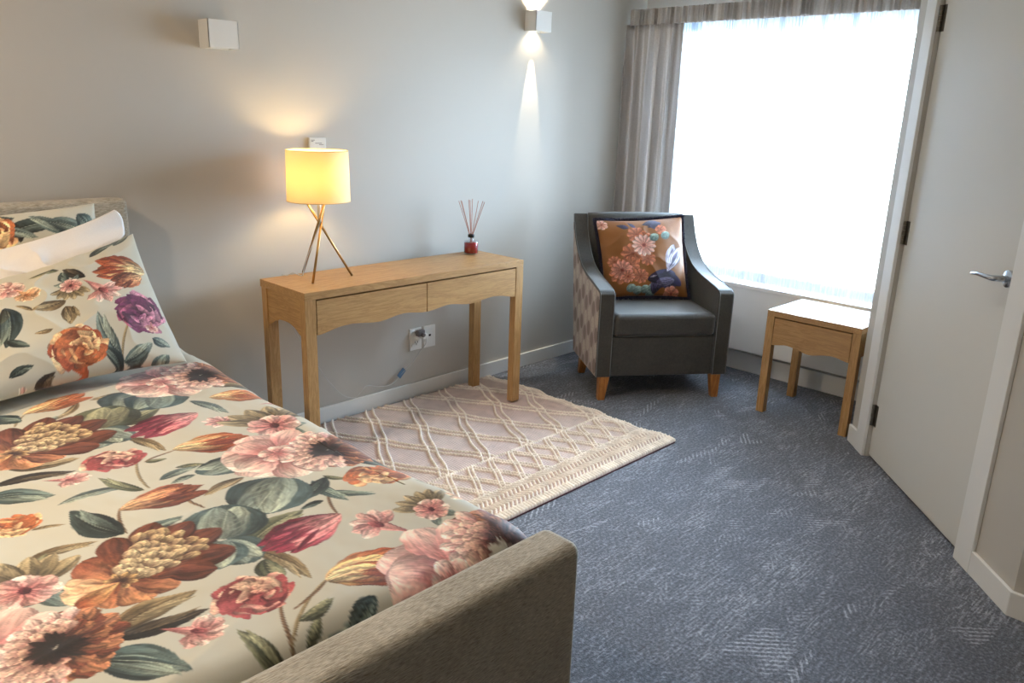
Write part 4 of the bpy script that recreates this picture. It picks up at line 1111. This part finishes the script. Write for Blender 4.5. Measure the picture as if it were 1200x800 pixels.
# scatter cushion -------------------------------------------------
def cushion_paint(U, V):
    # U across (0..W), V up (0..H) metres; motif coordinates in 0..1
    Wc, Hc = .46, .46
    cv = Canvas(U, V, C3(142, 86, 30)); m = fbm(U*10, V*10, 3)[..., None].reshape(-1, 1)
    cv.C = cv.C * (.85 + .3*m)
    P_ = lambda x, y: (x * Wc, (1 - y) * Hc)
    def bloom(x, y, r, n, c0, c1, dk, inner=.25):
        bx, by = P_(x, y); r *= Wc
        if not cv.sub(bx, by, r * 1.3): return
        for i in range(n):
            a = 2*PI*i/n + .3
            cv.petal(bx, by, a, r, r * 5.2 / n, c1, c0, dk, pk=.7, e2=.6, vein=5, vs=.1, edge=.5, frill=.1)
        for i in range(8): cv.petal(bx, by, 2*PI*i/8, r * inner, r * .2, dk, c1, dk, pk=.6)
        cv.done()
    salmon, rosec, dkr, pale = C3(196,118,84), C3(222,150,128), C3(130,44,34), C3(232,196,184)
    for x, y, r in ((.42,.20,.12),(.34,.45,.14),(.52,.52,.10),(.20,.70,.15),(.42,.75,.10),(.30,.60,.12),(.12,.55,.08),(.50,.30,.14)):
        bloom(x, y, r, 9, salmon, salmon*.85, C3(140,66,38))
    bloom(.49, .34, .15, 13, pale, rosec, dkr); bloom(.20, .66, .13, 12, rosec, rosec*.8, dkr); bloom(.27, .75, .08, 10, rosec, salmon, dkr)
    bloom(.05, .05, .07, 7, pale, rosec, dkr)
    navy, nv2 = C3(34, 26, 52), C3(70, 62, 92)
    def pet(x, y, x2, y2, w, c0, c1, dk, **kw):
        a = P_(x, y); b = P_(x2, y2); L = math.hypot(b[0]-a[0], b[1]-a[1])
        if not cv.sub((a[0]+b[0])/2, (a[1]+b[1])/2, L*1.1): return
        cv.petal(a[0], a[1], math.atan2(b[1]-a[1], b[0]-a[0]), L, L*w, c0, c1, dk, **kw); cv.done()
    for x, y, x2, y2 in ((.2,.06,.34,.10),(.34,.02,.42,.10),(.50,.06,.70,.02),(.56,.10,.74,.04),(.62,.12,.66,.02),(.68,.14,.60,.06)):
        pet(x, y, x2, y2, .45, navy, nv2, navy*.6)
    bloom(.72, .14, .07, 5, salmon*1.1, salmon, dkr)
    for x, y in ((.62,.24),(.76,.22),(.38,.93),(.30,.90),(.54,.97),(.47,.92),(.56,.90)):
        pet(x - .045, y + .03, x + .055, y - .03, .95, C3(120,142,136), C3(168,192,184), C3(52,78,76), pk=.5, e2=.5, vs=.1)
    # hare: body, head, ears
    for i in range(22):
        f = i / 21
        pet(.58 + .2*f, .98 - .08*math.sin(f*3), .62 + .2*f, .74, .5, navy, nv2, C3(130,124,140), pk=.5, e2=.5, vein=14, vs=.5)
    pet(.50, .80, .86, .72, .50, navy, navy*1.3, navy*.6, pk=.55, e2=.5)
    pet(.70, .70, .93, .86, .5, navy, navy*1.3, navy*.6, pk=.5, e2=.5)
    pet(.60, .84, .84, .80, .45, nv2, C3(92,86,110), C3(160,154,170), pk=.5, e2=.5, vein=22, vs=.5)
    pet(.53, .77, .62, .745, .30, C3(200,190,200), C3(120,110,130), navy, pk=.5)
    for dx in (0, .07):
        pet(.75, .70, .87 + dx*1.3, .34 + dx*.6, .38, C3(214,206,226), C3(232,226,240), navy, pk=.6, e2=.7, vein=12, vs=.35)
        pet(.77, .66, .86 + dx, .38 + dx*.6, .15, navy, C3(110,100,140), navy, pk=.6, e2=.8, vein=16, vs=.5)
    bloom(.80, .97, .10, 6, rosec, salmon, dkr)
    return cv.C.reshape(U.shape + (3,))
LC = Matrix.Translation(CHX) @ Matrix.Rotation(math.radians(-35.84), 4, 'Z')
def L2W(u, v, z): return LC @ Vector((u, v, z))
off_ = -.3325
cb = [L2W(.085 + off_, .335, .487), L2W(.580 + off_, .330, .487), L2W(.048 + off_, .485, .905), L2W(.562 + off_, .490, .930)]
cu_root = thing('scatter_cushion', 'mustard velvet cushion printed with a dark hare and pink flowers on the armchair', 'cushion', (cb[0] + cb[1]) / 2)
co, loop, cn = pillow('cover', cb[0], cb[1], cb[2], cb[3], .15, M_CUSH, .47, .47, parent=cu_root, painter=cushion_paint, step=.0028, wr=.005, pinch=.05, seed=4, piping=True, back=.7)
bm = bmesh.new()
cen = sum(loop, Vector()) / len(loop)
for i, p in enumerate(loop):
    nxt = loop[(i + 1) % len(loop)]
    for r in range(16):
        b0 = p.lerp(nxt, random.random()); o_ = (b0 - cen).normalized()
        o_ = (o_ + Vector((random.uniform(-.6, .6), random.uniform(-.6, .6), random.uniform(-.6, .6)))).normalized()
        tube(bm, [b0 - o_ * .008, b0 + o_ * random.uniform(.010, .020)], [.0028, .0016], 4)
obj('fringe', bm, M_NAVY, cu_root)
settle(cu_root)

# ------------------------------------------------------------------ bed
BX0, BX1 = -.47, 1.10
bed = thing('bed', 'upholstered taupe bed frame with low headboard and thick footboard under floral bedding', 'bed', (.315, -1.2, 0))
bobj('headboard', BX0, BX1, -.098, -.020, .06, 1.134, M_BEDFAB, bed, .022, 4)
bobj('footboard', BX0, BX1 + .006, -2.288, -2.186, .05, .674, M_BEDFAB, bed, .026, 6)
for x0, x1 in ((BX0, BX0 + .04), (BX1 - .045, BX1 - .005)): bobj('side_rail', x0, x1, -2.19, -.095, .08, .33, M_BEDFAB, bed, .01, 3)
bobj('mattress', BX0 + .045, BX1 - .05, -2.17, -.11, .26, .615, M_LINEN, bed, .05, 5)
for x in (BX0 + .06, BX1 - .06):
    for y in (-.06, -2.24):
        bm = bmesh.new(); lathe(bm, [(0, 0), (.02, 0), (.026, .09), (0, .09)], (x, y, 0), 20); obj('foot', bm, M_LEGWOOD, bed)
settle(bed)

def build_duvet():
    s = np.concatenate([np.arange(-.80, -.25, .02), np.arange(-.25, 1.16, .0027), np.arange(1.16, 1.46, .006)])
    y = np.concatenate([np.arange(-.17, -.70, -.009), np.arange(-.70, -2.150, -.0027), np.arange(-2.150, -2.265, -.006)])
    S, Y = np.meshgrid(s, y, indexing='ij')
    r = .085
    xr, xl = 1.018, -.385
    X = np.clip(S, xl, xr); Z = np.zeros_like(S)
    aR = np.clip((S - xr) / r, 0, PI/2); aL = np.clip((xl - S) / r, 0, PI/2)
    X = X + r * np.sin(aR) - r * np.sin(aL); Z = -r * (1 - np.cos(aR)) - r * (1 - np.cos(aL))
    dR = np.clip(S - xr - r*PI/2, 0, None); dL = np.clip(xl - S - r*PI/2, 0, None)
    Z = Z - dR - dL
    drape = np.clip((dR + dL) / .1, 0, 1)
    X = X + (dR > 0) * (.012 * np.sin(Y * 17 + 2*vnoise(Y*4, S)) * drape) + .02*drape*(dR > 0)
    # foot: rounds down behind the footboard
    t = -2.125 - Y
    rf = .045
    aF = np.clip(t / rf, 0, PI/2)
    Yd = np.where(t > 0, -2.125 - rf * np.sin(aF), Y); Z = Z - rf * (1 - np.cos(aF)) - np.clip(t - rf*PI/2, 0, None)
    flat = 1 - np.clip((dR + dL) / .05, 0, 1)
    puff = .010 * (fbm(S*3.2 + 2, Y*3.2, 3) - .45) * 2 + .004 * (fbm(S*11, Y*9, 3) - .45)*2
    # long soft creases fanning across the cloth
    def ridge(u, k, w): return np.clip(1 - np.abs(2*vnoise(u*k, 0*u + k) - 1) * w, 0, 1) ** 2
    cre = .0065 * ridge(S*1.0 + .35*Y + .05*vnoise(S*4, Y*4), 5.0, 2.5) * vnoise(S*2+7, Y*2+3) + .006 * ridge(Y*1.0 - .5*S + .06*vnoise(S*5, Y*3), 6.0, 2.6) * vnoise(S*2.4+1, Y*2.2)
    top = .655 + .012 * np.clip(1 - (np.abs(S - .3)/.9)**2, 0, 1) + .016 * np.exp(-((Y + .25)/.4)**2) + puff * flat + cre * flat
    edge = .006 * np.sin(Y*9 + 3*vnoise(Y*2, 0*Y)) * np.exp(-((S - 1.05)/.08)**2)
    Zf = top + Z + edge
    X = X + .014 * np.exp(-((Y + .25)/.35)**2) * (S > 1.0) - .012 * np.exp(-((Y + 1.55)/.25)**2) * (S > 1.0)
    cv = Canvas(S, Y, CREAM, .0018)
    # small sprigs in the gaps of the repeat
    rs = np.random.RandomState(21); placed = [((it[1]+it[3])/2, (it[2]+it[4])/2, .5*math.hypot(it[1]-it[3], it[2]-it[4]) + (.10 if it[0] in ('peony', 'dahlia') else .015)) for it in DUVET_PRINT]
    sprigs = []
    for i in range(2500):
        x0, y0 = rs.uniform(.15, 1.08), rs.uniform(-2.15, -.8)
        if all(math.hypot(x0-a, y0-b) > r + .038 for a, b, r in placed):
            L = rs.uniform(.07, .11); a = rs.rand()*6.3; kd = ('leaf', 'leaf', 'lily', 'leaf', 'stem', 'tulip')[len(sprigs) % 6]
            pl = {'leaf': ('tan', 'olive', 'slate', 'dark')[len(sprigs) % 4], 'lily': 'pink', 'stem': 'tan', 'tulip': 'brown'}[kd]
            sprigs.append((kd, x0 - L/2*math.cos(a), y0 - L/2*math.sin(a), x0 + L/2*math.cos(a), y0 + L/2*math.sin(a), .32 if kd == 'leaf' else .6, pl))
            placed.append((x0, y0, .05))
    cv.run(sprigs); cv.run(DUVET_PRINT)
    # a plain scatter of small motifs on the parts the main repeat leaves empty
    extra = []
    rs = np.random.RandomState(3)
    for i in range(46):
        x0 = rs.uniform(-.6, .18) if i < 34 else rs.uniform(1.14, 1.40); y0 = rs.uniform(-2.1, -.3); a = rs.rand()*6.3; L = rs.uniform(.08, .16)
        kd = ('tulip', 'leaf', 'rose', 'heart', 'lily', 'leaf', 'peony')[i % 7]
        pl = {'tulip': 'rust', 'rose': 'rose', 'lily': 'pink', 'leaf': 'teal', 'heart': 'slate', 'peony': 'b'}[kd]
        if kd == 'peony': L *= .7
        extra.append((kd, x0, y0, x0 + L*math.cos(a), y0 + L*math.sin(a), {'leaf': .3, 'heart': .8, 'peony': 1.0}.get(kd, .65), pl))
    cv.run(extra)
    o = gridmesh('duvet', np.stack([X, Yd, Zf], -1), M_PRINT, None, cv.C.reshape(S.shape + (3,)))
    m = o.modifiers.new('s', 'SOLIDIFY'); m.thickness = .006; m.offset = -1
    return o
tag(build_duvet(), 'cream duvet cover printed with large dark botanical flowers spread over the bed', 'duvet')

p3 = pillow('pillow', (.22, -.46, .72), (.925, -.43, .73), (.20, -.215, 1.10), (.945, -.215, 1.135), .13, M_PRINT, .72, .50,
            [('leaf', .44, .40, .60, .44, .35, 'dark'), ('leaf', .60, .38, .52, .47, .4, 'slate'), ('leaf', .56, .44, .70, .36, .35, 'slate'), ('leaf', .66, .46, .69, .38, .6, 'teal'), ('leaf', .47, .36, .45, .47, .3, 'black'),
             ('rose', .30, .36, .44, .46, .9, 'orange'), ('leaf', .36, .46, .47, .47, .4, 'dark'), ('leaf', .40, .42, .52, .38, .3, 'slate'), ('tulip', .2, .3, .34, .42, .6, 'rust'), ('peony', .15, .2, .22, .25, 1.0, 'b'), ('rose', .5, .2, .62, .25, .8, 'plum')], seed=2)
tag(p3, 'floral pillow at the back, upright against the headboard behind the white pillow', 'pillow', 'floral pillows')
p2 = pillow('pillow', (.20, -.60, .72), (.93, -.56, .735), (.18, -.38, 1.00), (.965, -.33, 1.118), .13, M_LINEN, .72, .50, seed=9, wr=.022, pinch=.17, step=.004, ruffle=.07, pe=(1.6, 1.15))
tag(p2, 'plain white cotton pillow leaning between the two floral pillows', 'pillow')
p1 = pillow('pillow', (.25, -.875, .70), (.972, -.80, .705), (.25, -.49, .900), (1.008, -.365, 1.045), .15, M_PRINT, .72, .55, PILLOW_PRINT, seed=6, step=.0025, wr=.006, pinch=.03, pinch_b=.15)
tag(p1, 'large floral pillow in front, leaning over the white pillow onto the duvet', 'pillow', 'floral pillows')

# ------------------------------------------------------------------ light from outside and in the room
world = bpy.data.worlds.new('sky'); bpy.context.scene.world = world; world.use_nodes = True
wt = world.node_tree; bg = wt.nodes['Background']
tc = wt.nodes.new('ShaderNodeTexCoord'); gr = wt.nodes.new('ShaderNodeSeparateXYZ'); rp = wt.nodes.new('ShaderNodeValToRGB')
wt.links.new(tc.outputs['Generated'], gr.inputs[0])
mr = wt.nodes.new('ShaderNodeMapRange'); mr.inputs['From Min'].default_value = -1
wt.links.new(gr.outputs['Z'], mr.inputs['Value']); wt.links.new(mr.outputs[0], rp.inputs['Fac'])
rp.color_ramp.elements[0].position = .40; rp.color_ramp.elements[0].color = (.34, .36, .36, 1)
rp.color_ramp.elements[1].position = .56; rp.color_ramp.elements[1].color = (.56, .78, 1, 1)
wt.links.new(rp.outputs['Color'], bg.inputs['Color']); bg.inputs['Strength'].default_value = E_SKY
# a portal in the window opening only helps the renderer find the sky
pl = bpy.data.lights.new('window_portal', 'AREA'); pl.shape = 'RECTANGLE'; pl.size = WY1 - WY0; pl.size_y = WZ1 - WZ0
pl.cycles.is_portal = True
po_ = bpy.data.objects.new('window_portal', pl); po_.location = (W + .15, (WY0 + WY1)/2, (WZ0 + WZ1)/2); po_.rotation_euler = (0, math.radians(90), 0); link(po_)
# fill lights added unseen above the frame to brighten bed, floor and wall
for (x, y, cone, en, colr, lab) in CEIL_FILLS:
    dl = thing('down_wash', lab, 'down_wash', (x, y, HC))
    bm = bmesh.new(); lathe(bm, [(.055, -.002), (.07, -.005), (.07, 0)], (0, 0, 0), 40); obj('trim_ring', bm, M_TRIM, dl, shade=True)
    k = Nodes('fill_lens'); k.b.inputs['Emission Color'].default_value = colr + (1,); k.b.inputs['Emission Strength'].default_value = 6
    bm = bmesh.new(); lathe(bm, [(0, -.0015), (.055, -.0015)], (0, 0, 0), 40); obj('lens', bm, k.m, dl)
    if cone:
        L = bpy.data.lights.new('fill_lamp', 'SPOT'); L.spot_size = math.radians(cone); L.spot_blend = 1.0; L.shadow_soft_size = .06
    else:
        L = bpy.data.lights.new('fill_lamp', 'AREA'); L.shape = 'DISK'; L.size = .11
    L.energy = en; L.color = colr
    o = bpy.data.objects.new('fill_lamp', L); o.location = (0, 0, -.008); link(o, dl)

# ------------------------------------------------------------------ camera
f_px = 929.76; yaw, pitch, roll = .79935, .283376, .032719
cyw, syw = math.cos(yaw), math.sin(yaw)
fwd = Vector((syw*math.cos(pitch), cyw*math.cos(pitch), -math.sin(pitch)))
rt = Vector((cyw, -syw, 0)); up = rt.cross(fwd)
r2 = rt * math.cos(roll) + up * math.sin(roll); u2 = -rt * math.sin(roll) + up * math.cos(roll)
cam = bpy.data.cameras.new('camera'); cam.sensor_width = 36; cam.lens = f_px / 1200 * 36; cam.clip_start = .02
cob = bpy.data.objects.new('camera', cam); link(cob)
Mx = Matrix(((r2.x, u2.x, -fwd.x, 0), (r2.y, u2.y, -fwd.y, -3.34835*.94), (r2.z, u2.z, -fwd.z, 1.58*.94), (0, 0, 0, 1)))
cob.matrix_world = Mx
sc = bpy.context.scene
sc.camera = cob
sc.view_settings.view_transform = 'Standard'; sc.view_settings.look = 'None'; sc.view_settings.gamma = 1
sc.view_settings.use_curve_mapping = False
sc.view_settings.exposure = EXPOSURE
sc.cycles.max_bounces = 10; sc.cycles.diffuse_bounces = 6; sc.cycles.transparent_max_bounces = 12
sc.cycles.sample_clamp_indirect = 6; sc.cycles.caustics_reflective = False; sc.cycles.caustics_refractive = False
sc.cycles.use_denoising = True
